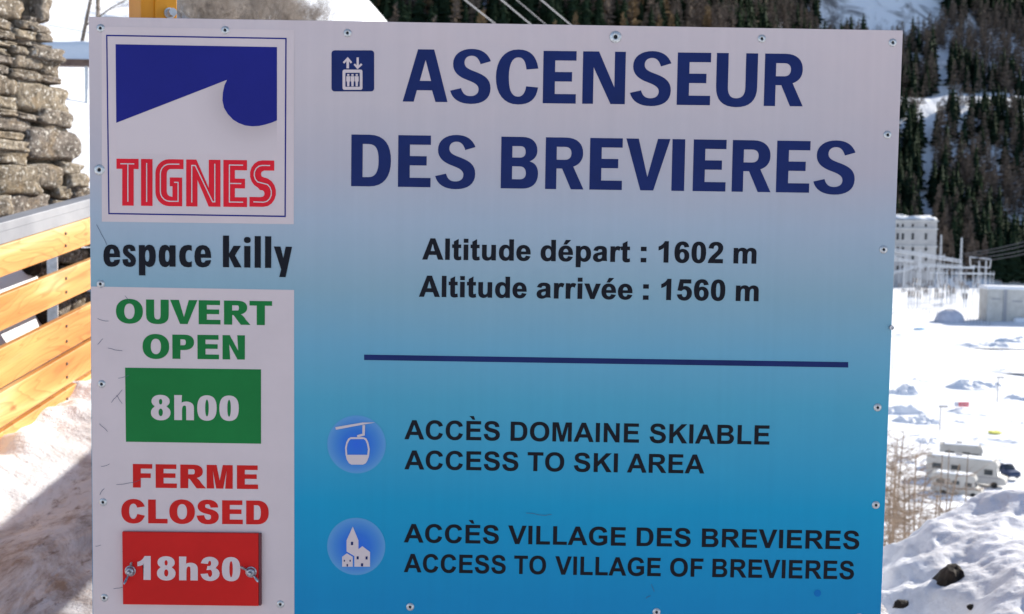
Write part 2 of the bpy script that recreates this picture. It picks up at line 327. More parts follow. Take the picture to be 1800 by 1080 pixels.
# ------------------------------------------------------------------ the sign
def board_mat(name='sign print'):
    m, n, b = new_mat(name)
    tc = n.nodes.new('ShaderNodeTexCoord'); sp = n.nodes.new('ShaderNodeSeparateXYZ')
    n.links.new(tc.outputs['Object'], sp.inputs[0])
    z1, z0 = bd(900, 40)[1], bd(900, 1095)[1]
    mr = N(n, 'ShaderNodeMapRange'); mr.inputs[1].default_value = z1; mr.inputs[2].default_value = z0
    n.links.new(sp.outputs[2], mr.inputs[0])
    f = lambda y: (y-40)/1055
    r = ramp(n, [(f(y), srgb(*c)) for y, c in BOARD_STOPS], mr.outputs[0])
    # fine vertical banding of the printer, faded and stained patches
    v = coords(n, 'Object', (60, 1, 0.6)); t = noise_node(n, v, 1.0, 3, 0.5)
    band = ramp(n, [(0.3, (0.93, 0.93, 0.93)), (0.7, (1.05, 1.05, 1.05))], t.outputs[0])
    c = mix(n, 0.3, r.outputs[0], band.outputs[0], 'MULTIPLY')
    v2 = coords(n, 'Object', (1, 1, 1)); t2 = noise_node(n, v2, 2.6, 4, 0.6)
    st = ramp(n, [(0.45, (1, 1, 1)), (0.75, (1.0, 0.955, 0.95))], t2.outputs[0])
    c = mix(n, 0.8, c, st.outputs[0], 'MULTIPLY')
    t3 = noise_node(n, v2, 5.0, 6, 0.7); st3 = ramp(n, [(0.35, (.93, .94, .96)), (0.62, (1, 1, 1))], t3.outputs[0])
    c = mix(n, 0.7, c, st3.outputs[0], 'MULTIPLY')
    n.links.new(c, b.inputs['Base Color'])
    b.inputs['Roughness'].default_value = 0.5; b.inputs['Specular IOR Level'].default_value = 0.2
    v4 = coords(n, 'Object', (14, 1, 2)); t4 = noise_node(n, v4, 1.0, 2); bump(n, b, t4.outputs[0], 0.08, 0.002)
    return m
def ink(name, c, rough=0.45, var=0.12):
    m, n, b = new_mat(name)
    v = coords(n, 'Object', (1, 1, 1)); t = noise_node(n, v, 7.0, 5, 0.65)
    k1 = tuple(x*(1-var) for x in c); k2 = tuple(min(1, x*(1+var)) for x in c)
    r = ramp(n, [(0.35, k1), (0.65, k2)], t.outputs[0]); n.links.new(r.outputs[0], b.inputs['Base Color'])
    b.inputs['Roughness'].default_value = rough; b.inputs['Specular IOR Level'].default_value = 0.12
    return m
BOARD_STOPS = [(40, (212, 193, 191)), (180, (204, 188, 187)), (290, (189, 180, 184)), (385, (171, 180, 190)), (503, (141, 171, 182)), (603, (112, 168, 189)), (700, (80, 162, 186)), (883, (12, 150, 188)), (1060, (3, 134, 182))]
M_board = board_mat()
M_white = ink('white vinyl', srgb(215, 195, 192), var=0.03)
M_navy = ink('navy ink', srgb(26, 40, 92))
M_logo = ink('logo blue', srgb(31, 34, 119), var=.06)
M_red = ink('logo red', srgb(227, 32, 48), var=.06)
M_green = ink('green ink', srgb(25, 116, 55), var=.08)
M_sred = ink('sign red', srgb(205, 32, 28), var=.07)
M_black = ink('black ink', (0.007, 0.007, 0.012))
M_alu = mottled('galvanised steel', (0.42, 0.43, 0.45), (0.62, 0.63, 0.66), 30, 0.45, metal=0.6)
M_rivet = mottled('rivet aluminium', (0.45, 0.44, 0.43), (0.72, 0.71, 0.70), 300, 0.42, metal=0.75)
M_dark = plain('dark hole', (0.01, 0.01, 0.012), 0.8)
M_zinc = mottled('zinc', (0.22, 0.22, 0.24), (0.5, 0.5, 0.54), 250, 0.35, metal=0.9)
M_scratch = ink('scratch grime', srgb(88, 92, 110), 0.7, 0.2)

TL, TR = bd(156, 30), bd(1587, 54)
BLx = bd(163, 1080)[0]; BRx = bd(1548, 1080)[0]
zb = bd(900, 1098)[1]
sign = empty('information_sign', (0, D, 0), label='large blue and white lift information sign board headed ASCENSEUR DES BREVIERES', cat='sign')
# panel: aluminium sandwich board 5 mm thick with slightly uneven edge
TLz, TRz = TL[1], TR[1]
xl, xr = (TL[0]+BLx)/2, (TR[0]+BRx)/2
panel = MB()
def quadbox(mb, c, y0, y1):
    n = len(c); vs = [(p[0], y0, p[1]) for p in c] + [(p[0], y1, p[1]) for p in c]
    fs = [tuple(range(n)), tuple(range(n, 2*n))[::-1]] + [(i, i+n, (i+1) % n + n, (i+1) % n) for i in range(n)]
    return mb.add(vs, fs)
cn = [(TL[0]-.0, TLz), (BLx, zb), (BRx, zb), (TR[0], TRz)]
quadbox(panel, cn, 0.0, 0.005)
panel.build('panel', M_board, sign)
quadbox(MB(), cn, 0, 1)
core = MB(); e = 0.0012
quadbox(core, [(TL[0]-e, TLz+e), (BLx-e, zb), (BRx+e, zb), (TR[0]+e, TRz+e)], 0.0052, 0.009)
core.build('panel_edge', plain('cut board edge', (0.16, 0.15, 0.17), 0.6), sign)

# left white field under the opening hours
f2 = decal('opening_hours_panel', [pxs([(160, 504), (517, 510), (517.5, 1097), (164, 1097)])], M_white, sign, 1)
# logo sticker
lg = decal('logo_sticker', [pxs([(179, 47), (517, 53), (516.5, 394.5), (179, 390)])], M_white, sign, 1)
fo = pxs([(186.7, 61.5), (504, 67), (502.5, 382), (190.6, 377)]); fi = pxs([(189, 64), (501.6, 69.4), (500.2, 379.4), (192.8, 374.6)])
decal('logo_frame', [fo, fi], M_logo, lg, 2)
arc = [(399.4, 140.8), (394.8, 150), (392, 163), (391.2, 177), (394, 190), (400.6, 201), (410, 211), (420, 217), (431, 221), (443.4, 222.6), (455, 222), (466.7, 219.4), (478, 216), (487, 212)]
decal('logo_sky', [pxs([(204.6, 216.3), *arc, (487, 83.2), (203.4, 78.2)])], M_logo, lg, 2)
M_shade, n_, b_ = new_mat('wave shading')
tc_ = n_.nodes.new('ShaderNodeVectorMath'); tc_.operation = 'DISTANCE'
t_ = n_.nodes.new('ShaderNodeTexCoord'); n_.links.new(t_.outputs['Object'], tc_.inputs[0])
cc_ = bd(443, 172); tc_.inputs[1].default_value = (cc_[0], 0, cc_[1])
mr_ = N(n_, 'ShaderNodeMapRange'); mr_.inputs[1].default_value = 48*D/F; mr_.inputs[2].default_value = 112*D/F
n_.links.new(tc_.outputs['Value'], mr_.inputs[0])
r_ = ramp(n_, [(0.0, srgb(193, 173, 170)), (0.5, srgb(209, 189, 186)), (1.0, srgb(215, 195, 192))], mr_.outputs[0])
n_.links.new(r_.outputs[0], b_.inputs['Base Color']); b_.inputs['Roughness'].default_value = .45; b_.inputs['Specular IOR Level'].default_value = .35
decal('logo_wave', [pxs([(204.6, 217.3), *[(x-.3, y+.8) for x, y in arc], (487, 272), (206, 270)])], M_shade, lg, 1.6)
# TIGNES block letters with an inline
def q1(x, y): return (x/2.5714, y/2.5714)
def zp(pts): return pxs([q1(*p) for p in pts])
def slope(pts, k=0.012): return [(x, y+(x-527)*k) for x, y in pts]
def arcp(cx, cy, rx, ry, a0, a1, n=7):
    return [(cx+rx*math.cos(R(a0+(a1-a0)*i/n)), cy-ry*math.sin(R(a0+(a1-a0)*i/n))) for i in range(n+1)]
tg = [
 [(527,718),(627,718),(627,764),(605,764),(605,930),(553,930),(553,764),(527,764)],
 [(638,718),(690,718),(690,930),(638,930)],
 arcp(765,782,62,64,90,180)+arcp(765,866,62,64,180,270)+[(832-8,930),(832-8,800),(768,800),(768,840),(780,840),(780,888)]+arcp(772,862,18,24,270,180,4)+arcp(772,784,18,22,180,90,4)+[(830,762),(830,718)],
 [(842,718),(888,718),(944,845),(944,718),(997,718),(997,930),(944,930),(893,810),(893,930),(842,930)],
 [(1010,718),(1117,718),(1117,764),(1062,764),(1062,802),(1108,802),(1108,846),(1062,846),(1062,886),(1117,886),(1117,930),(1010,930)],
 [(1240,718),(1240,764)]+[(1195,764)]+arcp(1190,780,10,14,90,270,4)+[(1205,798)]+arcp(1192,862,56,66,70,-90,8)+[(1128,928),(1128,884),(1180,884)]+arcp(1184,868,12,15,-60,80,4)+[(1175,852)]+arcp(1186,782,56,64,250,90,8),
]
ins = [
 [(545,741),(608,741)], [(579,741),(579,912)], [(664,736),(664,912)],
 [(812,740),(770,740)]+arcp(768,784,42,44,90,180,5)+arcp(768,864,42,44,180,270,5)+[(806,908),(806,822),(788,822)],
 [(868,912),(868,745),(884,745),(962,908),(972,908),(972,736)],
 [(1100,741),(1038,741),(1038,908),(1100,908)], [(1038,824),(1092,824)],
 [(1222,741)]+arcp(1186,782,36,41,90,235,6)+arcp(1192,864,36,43,60,-90,6)+[(1146,906)],
]
decal('lettering', [zp(slope(c)) for c in tg], M_red, lg, 2)
for q, c in enumerate(ins): decal('letter_inline', [stroke([q1(*p) for p in slope(c)], 1.9)], M_white, lg, 3+.3*q)

# resort's second line
decal('lettering', word('espace', 182, 468.4, 371.4, 469.6, 55, K, 1480), M_black, sign, 2)
decal('lettering', word('killy', 392, 470, 513.4, 472, 55.5, K, 1480), M_black, sign, 2)
# opening hours
B1 = dict(bx=95, by=22)
decal('lettering', word('OUVERT', 204.2, 568.3, 478.4, 572, 42.5, **B1), M_green, f2, 2)
decal('lettering', word('OPEN', 250.9, 630.4, 430.6, 632.4, 43, **B1), M_green, f2, 2)
gb = decal('opening_time_field', [pxs([(220.1, 646.5), (459, 649.6), (459, 780.2), (221.6, 776.7)])], M_green, sign, 2)
decal('lettering', word('8h00', 265.7, 738, 420, 739.6, 44.5, bx=80, by=12), M_white, gb, 3)
decal('lettering', word('FERME', 233.9, 857.2, 453.8, 860, 42.5, **B1), M_sred, f2, 2)
decal('lettering', word('CLOSED', 213.5, 919.6, 472.4, 922.2, 43, **B1), M_sred, f2, 2)
# closing time plate: a separate plate 6 mm thick held by two wing nuts
plate = MB(); pc = [bd(217.6, 933.2), bd(219, 1060), bd(456.2, 1063), bd(456, 936)]
quadbox(plate, pc, -0.009, -0.003)
pl = plate.build('closing_time_plate', M_sred, sign, bevel=0.0004, seg=1)
sd = MB(); quadbox(sd, [bd(456.6, 936.5), bd(457, 1062.6), bd(460.4, 1062.2), bd(460.2, 937)], -0.0085, -0.0008)
sd.build('plate_rim', plain('dark red edge', (0.12, 0.012, 0.02), 0.5), pl)
decal('lettering', word('18h30', 244.5, 1016.8, 424.5, 1019, 43, bx=80, by=12), M_white, pl, 23.5)
def wing_nut(px, py, ang, parent):
    c = bd(px, py); m = Matrix.Rotation(R(90), 3, 'X')
    mb = MB()
    mb.lathe([(0.0105, 0), (0.0105, 0.0012), (0.0088, 0.0014), (0.0078, 0.0062), (0.0056, 0.0075), (0.0045, 0.0076)], (c[0], -0.0092, c[1]), 18, m)
    mb.lathe([(0.0036, 0.007), (0.0036, 0.0125), (0.0028, 0.0134)], (c[0], -0.0092, c[1]), 12, m)
    for s in (1, -1):
        a = R(ang) + (math.pi if s < 0 else 0); dx, dz = math.cos(a), math.sin(a)
        ring = []
        prof = [(0.006, 0.0018, 0.003), (0.0105, 0.0042, 0.006), (0.0155, 0.0056, 0.0095), (0.0195, 0.0050, 0.012), (0.022, 0.0022, 0.013)]
        vs = []
        for (d, hw, y) in prof:
            cx, cz = c[0]+dx*d, c[1]+dz*d
            for (pn, yy) in ((-hw*.7, y-.0022), (hw*.7, y-.0022), (hw*.7, y+.0035), (-hw*.7, y+.0035)):
                vs.append((cx-dz*pn*.55, -0.0092-yy, cz+dx*pn*.55))
        fs = []
        for k in range(len(prof)-1):
            for i in range(4): fs.append((k*4+i, k*4+(i+1) % 4, k*4+4+(i+1) % 4, k*4+4+i))
        fs += [(3, 2, 1, 0), tuple(len(vs)-4+i for i in range(4))]
        mb.add(vs, fs)
    return mb.build('wing_nut', M_zinc, parent, smooth=False, bevel=0.0006)
wing_nut(232, 1001.4, 72, pl); wing_nut(443.4, 1003.2, 140, pl)

# the title, letter by letter where the photograph has them
def title(items, xa, ya, xb, yb, h):
    out = []
    for ch, a, b in items:
        f = lambda x: ya+(yb-ya)*(x-xa)/(xb-xa)
        out += word(ch, a, f(a), b, f(b), h, {ch: (100, T[ch])}, 100.0)
    return out
t1 = [('A',707.8,786.7),('S',791.1,861.9),('C',871.1,945.3),('E',953.9,1011.9),('N',1023.3,1098.2),('S',1106.9,1178.5),('E',1189.3,1247.8),('U',1257.8,1330),('R',1342.4,1410.9)]
t2 = [('D',617.2,686.9),('E',699.4,756.7),('S',764.7,835),('B',880,945.3),('R',958,1025.6),('E',1035.8,1092.9),('V',1099.1,1176.3),('I',1180,1202.4),('E',1217.3,1274.9),('R',1285.8,1354.3),('E',1363.6,1422),('S',1428.9,1501.4)]
decal('lettering', title(t1, 709, 178.9, 1400, 187.3, 90.2), M_navy, sign)
decal('lettering', title(t2[:3], 618, 327.6, 1420, 339.2, 89.8), M_navy, sign)
decal('lettering', title(t2[3:], 618, 327.6, 1420, 339.2, 89.8), M_navy, sign)
B2 = dict(bx=34, by=14)
def line(ws, xa, ya, xb, yb, h, **k):
    f = lambda x: ya+(yb-ya)*(x-xa)/(xb-xa)
    for t, a, b in ws: decal('lettering', word(t, a, f(a), b, f(b), h, **k), M_black, sign)
line([('Altitude',742,932.6),('départ',950,1107.6),(':',1126,1136),('1602',1157,1270.6),('m',1289,1329.3)], 742, 456.6, 1329, 464, 37.5, **B2)
line([('Altitude',736.2,925.6),('arrivée',943,1111.5),(':',1130,1140),('1560',1161.7,1274.5),('m',1293,1333.2)], 736, 522, 1333, 530, 37.5, **B2)
decal('rule', [pxs([(640, 623.6), (1491, 636.8), (1491, 646.4), (640, 633.2)])], M_navy, sign)
B3 = dict(bx=4, by=4)
line([('ACCÈS',710.7,878.5),('DOMAINE',897.3,1123.1),('SKIABLE',1141.6,1352.4)], 710, 772.4, 1352, 782, 34.4, **B3)
line([('ACCESS',710.7,911),('TO',927.1,991.6),('SKI',1008.6,1085.8),('AREA',1101.8,1238)], 710, 825.2, 1238, 832.8, 34, **B3)
line([('ACCÈS',709.7,876.8),('VILLAGE',892.9,1100),('DES',1118.8,1213.8),('BREVIERES',1233.3,1510)], 710, 953.7, 1510, 966.2, 33.6, **B3)
line([('ACCESS',709.7,888.8),('TO',903.5,959.6),('VILLAGE',975.6,1161.2),('OF',1177.5,1235.8),('BREVIERES',1251.8,1500.7)], 710, 1006, 1501, 1018.8, 33.4, **B3)

# lift pictogram
def q2(x, y): return (560+x/3.6, 50+y/3.6)
def rr(x0, y0, x1, y1, r, f, n=4):
    pts = []
    for cx, cy, a in ((x1-r, y0+r, 90), (x0+r, y0+r, 180), (x0+r, y1-r, 270), (x1-r, y1-r, 360)):
        pts += [(cx+r*math.cos(R(a-90+90*k/n)), cy-r*math.sin(R(a-90+90*k/n))) for k in range(n+1)]
    return pxs([f(*p) for p in pts])
li = decal('lift_pictogram', [rr(82, 140, 352, 400, 20, q2)], M_navy, sign)
decal('lift_cabin', [rr(152, 262, 278, 390, 12, q2), rr(170, 282, 261, 371, 3, q2)], M_white, li, 2)
fg = []
for cx in (188, 215, 242):
    fg.append(pxs([q2(*p) for p in [(cx-7,290),(cx+7,290),(cx+7,301),(cx-7,301)]]))
    fg.append(pxs([q2(*p) for p in [(cx-12,304),(cx+12,304),(cx+12,336),(cx+8,338),(cx+7,368),(cx-7,368),(cx-8,338),(cx-12,336)]]))
decal('passenger_figures', fg, M_white, li, 2)
ar = [pxs([q2(*p) for p in [(185,182),(213,215),(204,223),(193,210),(193,254),(177,254),(177,210),(162,224),(154,215)]]),
      pxs([q2(*p) for p in [(247,260),(222,232),(230,223),(241,235),(241,185),(255,185),(255,235),(269,222),(278,231)]])]
decal('arrows', ar, M_white, li, 2)

# round pictograms: pale blue disc shaded towards a deep blue middle
def disc_mat(cx, cy):
    m, n, b = new_mat('round pictogram print'); c = bd(cx, cy)
    tc = n.nodes.new('ShaderNodeTexCoord'); ds = N(n, 'ShaderNodeVectorMath', operation='DISTANCE')
    ds.inputs[1].default_value = (c[0], 0, c[1]); n.links.new(tc.outputs['Object'], ds.inputs[0])
    mr = N(n, 'ShaderNodeMapRange'); mr.inputs[2].default_value = 53*D/F; n.links.new(ds.outputs['Value'], mr.inputs[0])
    r = ramp(n, [(0, srgb(24, 96, 206)), (0.45, srgb(30, 108, 198)), (0.72, srgb(60, 128, 196)), (0.88, srgb(80, 140, 196)), (0.96, srgb(84, 148, 196)), (1, srgb(52, 146, 186))], mr.outputs[0])
    n.links.new(r.outputs[0], b.inputs['Base Color']); b.inputs['Roughness'].default_value = .45; b.inputs['Specular IOR Level'].default_value = .35
    return m
def q8(x, y): return (560+x/8.307, 720+y/8.307)
def q7(x, y): return (560+x/8.307, 900+y/8.307)
g1 = decal('gondola_pictogram', [disc(626.8, 781.4, 52.4)], disc_mat(626.8, 781.4), sign)
cab_o = [(470,405),(660,405),(700,425),(728,480),(748,580),(738,680),(712,750),(690,785),(650,805),(480,805),(445,785),(412,730),(395,660),(388,560),(405,480),(435,425)]
cab_i = [(470,432),(660,432),(685,450),(705,495),(722,580),(712,662),(420,662),(412,570),(425,500),(450,450)]
decal('gondola_drawing', [pxs([q8(*p) for p in cab_o]), pxs([q8(*p) for p in cab_i])], M_white, g1, 2)
decal('cable_drawing', [pxs([q8(*p) for p in [(245,258),(640,190),(830,190),(640,222),(255,295)]]),
      pxs([q8(*p) for p in [(643,228),(680,228),(676,378),(590,402),(566,402),(562,376),(640,352)]])], M_white, g1, 3)
g2 = decal('village_pictogram', [disc(626.2, 960.8, 52)], disc_mat(626.2, 960.8), sign)
decal('church_drawing', [pxs([q7(*p) for p in [(500,215),(582,415),(584,545),(640,500),(752,585),(752,800),(524,800),(524,645),(410,578),(410,415)]]),
     pxs([q7(*p) for p in [(345,655),(415,605),(500,655),(500,800),(345,800)]])], M_white, g2, 2)
wn = [(490,460,16,24),(572,670,15,22),(702,672,15,22),(636,772,16,22),(378,712,9,13),(462,712,9,13),(420,778,10,18)]
for x, y, a, b in wn: decal('church_window', [pxs([q7(*p) for p in [(x-a,y-b),(x+a,y-b),(x+a,y+b),(x-a,y+b)]])], M_navy, g2, 3)

# rivets
def rivet(px, py, r=6.6, dark=False):
    c = bd(px, py); s = r*D/F; m = Matrix.Rotation(R(90), 3, 'X')
    o = MB().lathe([(s*1.0, 0), (s*1.0, .0004), (s*.88, .0011), (s*.6, .0020), (s*.42, .0023), (s*.34, .0015), (s*.30, .0006)], (0, 0, 0), 20, m).build('rivet', M_zinc if dark else M_rivet, sign, smooth=True)
    o.location = (c[0], -0.0002, c[1])
    h = MB().lathe([(s*.31, .0016), (s*.2, .0017)], (0, 0, 0), 12, m).build('mandrel_hole', M_dark, o)
    return o
for p in [(177,50),(396,53.5),(611,58.5),(1339,68.5),(1569,75.5),(1560,237.5),(1553,439),(1542.5,716.5),(1539.5,888),(177,499.5),(179,675.5),(181.5,883),(183.5,1051),(493,1062.5),(721,1067),(1154,1076)]:
    rivet(*p, r=7.2)
rivet(1082, 65.5, 10.5); rivet(175, 299, 9.5)
rivet(1510, 1087, 9)
bolt = MB().tube((bd(1566, 576)[0], -.006, bd(1566, 576)[1]), (bd(1566, 576)[0], .012, bd(1566, 576)[1]), .0045, n=6).build('edge_bolt', M_zinc, sign)
# scratches, grime and a small blue stain
random.seed(3)
sc = []
for (x, y, L, a) in [(1150,1040,14,120),(1135,1052,10,40),(190,612,26,-5),(172,606,14,40),(208,665,20,2),(196,708,30,50),(205,695,18,-45),(178,820,16,-3),(205,852,44,6),(176,870,14,60),(170,395,40,-75),(220,520,14,-50),(172,560,20,-30),(215,970,12,20),(168,960,10,-15),(200,1035,18,5),(925,902,45,4),(175,745,20,-35)]:
    pts = [(x, y)]
    for k in range(4):
        a += random.uniform(-14, 14); pts.append((pts[-1][0]+L/4*math.cos(R(a)), pts[-1][1]-L/4*math.sin(R(a))))
    sc.append(stroke(pts, 0.7))
for q in range(0, len(sc), 1):
    pass
for c in sc: decal('scratch', [c], M_scratch, sign, 3)
decal('stain', [disc(1437, 1043, 6.5, 14)], ink('blue stain', srgb(10, 108, 172)), sign, 2)

# posts that carry the board
M_post = mottled('orange varnished post', (0.60, 0.22, 0.008), (0.72, 0.30, 0.015), 9, 0.45, bumpd=.001, vscale=(1, 1, .15))
pz = Matrix.Rotation(R(38), 3, 'Z')
def post(px, ztop, label):
    x = at(px, 40, D+0.10).x
    t = empty('sign_post', (x, D+0.10, -1.62), label=label, cat='post', group='posts behind the information sign')
    MB().box((0, 0, (ztop+1.62)/2), (0.068, 0.068, ztop+1.62), pz).build('timber', M_post, t, bevel=.003)
    f = pz @ Vector((0, -1, 0)); sx = pz @ Vector((1, 0, 0))
    MB().box(f*0.036+sx*0.012+Vector((0, 0, ztop+1.45)), (0.042, 0.005, 0.34), pz).build('fixing_plate', M_post, t, bevel=.001)
    return t, f, sx
p1, f1, s1 = post(268, 0.62, 'orange post rising above the left end of the blue sign board')
zb1 = at(290, 20, D+.06).z+1.62
MB().tube(f1*0.036+s1*0.018+Vector((0, 0, zb1)), f1*0.058+s1*0.018+Vector((0, 0, zb1)), 0.0078, n=8).tube(f1*0.036+s1*0.018+Vector((0, 0, zb1)), f1*0.042+s1*0.018+Vector((0, 0, zb1)), 0.0105, n=14).build('bolt', M_alu, p1)
p2, f_, s_ = post(1460, 0.28, 'orange post hidden behind the right end of the blue sign board')
# ------------------------------------------------------------------ ground
def vnoise(x, y, s, seed=0):
    """smooth value noise for numpy arrays"""
    x = np.asarray(x, float)/s + seed*17.3; y = np.asarray(y, float)/s + seed*9.7
    xi = np.floor(x).astype(np.int64); yi = np.floor(y).astype(np.int64); fx = x-xi; fy = y-yi
    fx = fx*fx*(3-2*fx); fy = fy*fy*(3-2*fy)
    def h(a, b):
        n = (a*374761393 + b*668265263 + seed*974711) & 0x7fffffff
        n = ((n ^ (n >> 13))*1274126177) & 0x7fffffff
        return ((n ^ (n >> 16)) & 0xffff)/65535.0
    return (h(xi, yi)*(1-fx)+h(xi+1, yi)*fx)*(1-fy)+(h(xi, yi+1)*(1-fx)+h(xi+1, yi+1)*fx)*fy - 0.5
def fbm(x, y, s, o=4, seed=0, g=0.5):
    r = 0; a = 1
    for k in range(o): r = r + a*vnoise(x, y, s/2**k, seed+k); a *= g
    return r
def sstep(a, b, x):
    t = np.clip((x-a)/(b-a), 0, 1); return t*t*(3-2*t)
ZV = -22.0
def crest_z(x): return -1.80 + 0.085*np.clip(x-1.8, 0, 6)
def terrain_z(x, y, fine=True):
    x = np.asarray(x, float); y = np.asarray(y, float)
    # hill the path runs on: rises ahead, falls to the valley on the right
    zp = np.where(y < 8, -1.8+0.14*np.clip(y, -3, 8), -0.68+0.25*np.clip(y-8, 0, 115))
    xe = np.where(y < 8, 1.3, 1.3-0.24*(y-8)); xe = np.where(y > 90, -18.4, xe)
    de = np.clip(x-xe, 0, 1e5); za = zp - 0.47*de*(1+1.2*(1-sstep(15, 45, y))) - 0.07*np.clip(de-1.5, 0, 60)**2
    za = za + 0.30*np.clip(-2.0-x, 0, 60)*sstep(5, 11, y) + 0.5*fbm(x, y, 14, 3, 3)*sstep(10, 30, y) - 0.50*np.clip(y-60, 0, 1e5)
    # wooded spur in the middle distance
    zb_ = ZV + 0.62*(y-250) - 1.15*np.clip(x-0.045*y, 0, 1e5)
    zb_ = np.minimum(zb_, 175) + 14*fbm(x, y, 70, 4, 5)
    # main mountainside
    az = x/np.maximum(y, 1)
    y0 = 590 + 60*np.clip((x-330)/200, -1, 0)
    s1_ = np.clip(y-y0, 0, 1e5)
    zc = ZV + 0.66*np.minimum(s1_, 172) + 0.05*np.clip(s1_-172, 0, 40) + 0.62*np.clip(s1_-212, 0, 260) + 0.85*np.clip(s1_-472, 0, 700)
    zc = zc + .45*np.clip(s1_-290, 0, 600)*sstep(.235, .265, az)*(1-sstep(.385, .42, az))
    zc = zc + (9*fbm(x, y, 90, 4, 8) + 26*fbm(x, y, 230, 2, 12))*sstep(0, 60, s1_)
    zv = ZV + 0.5*fbm(x, y, 26, 5, 9) + 1.5*(.4-np.abs(fbm(x, y*2.2, 40, 4, 19))) + 1.2*np.clip(fbm(x, y, 42, 2, 31)-0.18, 0, 1)*3
    m = np.maximum
    return m(m(za, zb_), m(zc, zv))

def grid_mesh(name, X, Y, Z, smooth=True):
    ni, nj = X.shape
    v = np.stack([X.ravel(), Y.ravel(), Z.ravel()], 1)
    i, j = np.meshgrid(np.arange(ni-1), np.arange(nj-1), indexing='ij'); a = (i*nj+j).ravel()
    f = np.stack([a, a+nj, a+nj+1, a+1], 1)
    me = bpy.data.meshes.new(name); me.vertices.add(len(v)); me.vertices.foreach_set('co', v.ravel())
    me.loops.add(f.size); me.loops.foreach_set('vertex_index', f.ravel().astype(np.int32))
    me.polygons.add(len(f)); me.polygons.foreach_set('loop_start', np.arange(0, f.size, 4, dtype=np.int32))
    me.update(calc_edges=True)
    if smooth: me.polygons.foreach_set('use_smooth', np.ones(len(f), bool))
    return me

def snow_mat(name, dirt=0.0, edge=(-2.25, -1.85), c=(0.80, 0.82, 0.86), bd_=0.02, sc=6.0):
    m, n, b = new_mat(name)
    v = coords(n, 'Object'); t = noise_node(n, v, sc, 8, 0.62)
    t1 = noise_node(n, v, sc*0.3, 6, 0.7, 0.6)
    base = ramp(n, [(0.3, tuple(x*.96 for x in c)), (0.7, c)], t.outputs[0]).outputs[0]
    if dirt:
        vd = coords(n, 'Object', (2.2, 1.0, 1)); t2 = noise_node(n, vd, 1.4, 10, 0.72, 1.2)
        k = ramp(n, [(0.44, (0, 0, 0)), (0.62, (1, 1, 1))], t2.outputs[0])
        sx = n.nodes.new('ShaderNodeSeparateXYZ'); n.links.new(v, sx.inputs[0])
        ed = N(n, 'ShaderNodeMapRange'); ed.inputs[1].default_value = edge[0]; ed.inputs[2].default_value = edge[1]; n.links.new(sx.outputs[0], ed.inputs[0])
        dm = N(n, 'ShaderNodeMath', operation='MULTIPLY'); dm.inputs[1].default_value = dirt
        n.links.new(k.outputs[0], dm.inputs[0])
        dk = N(n, 'ShaderNodeMath', operation='MULTIPLY'); n.links.new(dm.outputs[0], dk.inputs[0]); n.links.new(ed.outputs[0], dk.inputs[1])
        base = mix(n, ed.outputs[0], (.82, .83, .86), base)
        base = mix(n, dk.outputs[0], base, (0.20, 0.15, 0.125))
        t5 = noise_node(n, vd, 9.0, 6, 0.7, .8); k5 = ramp(n, [(0.56, (0, 0, 0)), (0.68, (1, 1, 1))], t5.outputs[0])
        dm5 = N(n, 'ShaderNodeMath', operation='MULTIPLY'); dm5.inputs[1].default_value = dirt*.75
        n.links.new(k5.outputs[0], dm5.inputs[0])
        dk5 = N(n, 'ShaderNodeMath', operation='MULTIPLY'); n.links.new(dm5.outputs[0], dk5.inputs[0]); n.links.new(ed.outputs[0], dk5.inputs[1])
        base = mix(n, dk5.outputs[0], base, (0.11, 0.072, 0.058))
    n.links.new(base, b.inputs['Base Color']); b.inputs['Roughness'].default_value = 0.65
    b.inputs['Specular IOR Level'].default_value = 0.25
    bump(n, b, t.outputs[0], 0.6, bd_)
    return m
def rock_snow_mat():
    """snowfield that shows grey rock and scrub where the ground is steep"""
    m, n, b = new_mat('mountain snow')
    v = coords(n, 'Object', (1, 1, .35)); t = noise_node(n, v, 0.035, 10, 0.68, 1.0)
    ge = n.nodes.new('ShaderNodeNewGeometry'); sp = n.nodes.new('ShaderNodeSeparateXYZ'); n.links.new(ge.outputs['Normal'], sp.inputs[0])
    a = N(n, 'ShaderNodeMath', operation='MULTIPLY_ADD'); a.inputs[1].default_value = -1.3; a.inputs[2].default_value = 1.42
    n.links.new(sp.outputs[2], a.inputs[0])
    s = N(n, 'ShaderNodeMath', operation='MULTIPLY'); n.links.new(a.outputs[0], s.inputs[0]); n.links.new(t.outputs[0], s.inputs[1])
    k = ramp(n, [(0.235, (0, 0, 0)), (0.31, (1, 1, 1))], s.outputs[0])
    t2 = noise_node(n, v, 0.3, 6, 0.7); rock = ramp(n, [(0.3, (.10, .10, .11)), (0.7, (.26, .25, .25))], t2.outputs[0])
    c = mix(n, k.outputs[0], (0.80, 0.82, 0.86), rock.outputs[0])
    n.links.new(c, b.inputs['Base Color']); b.inputs['Roughness'].default_value = .8; b.inputs['Specular IOR Level'].default_value = .2
    bump(n, b, t.outputs[0], 0.8, 4.0)
    return m
M_mount = rock_snow_mat()
M_snow = snow_mat('snow', 0)
M_valley = snow_mat('valley snow', 0.0, bd_=0.15, sc=0.5)
M_path = snow_mat('trodden snow', 1.0, c=(0.50, 0.50, 0.525), bd_=0.05, sc=9.0)  # trodden and dirty snow; base tone also darkened to deepen the path's shadow
M_bank = snow_mat('bank snow', 0.22, edge=(-9, -8), c=(0.80, 0.81, 0.85), bd_=0.02, sc=14.0)

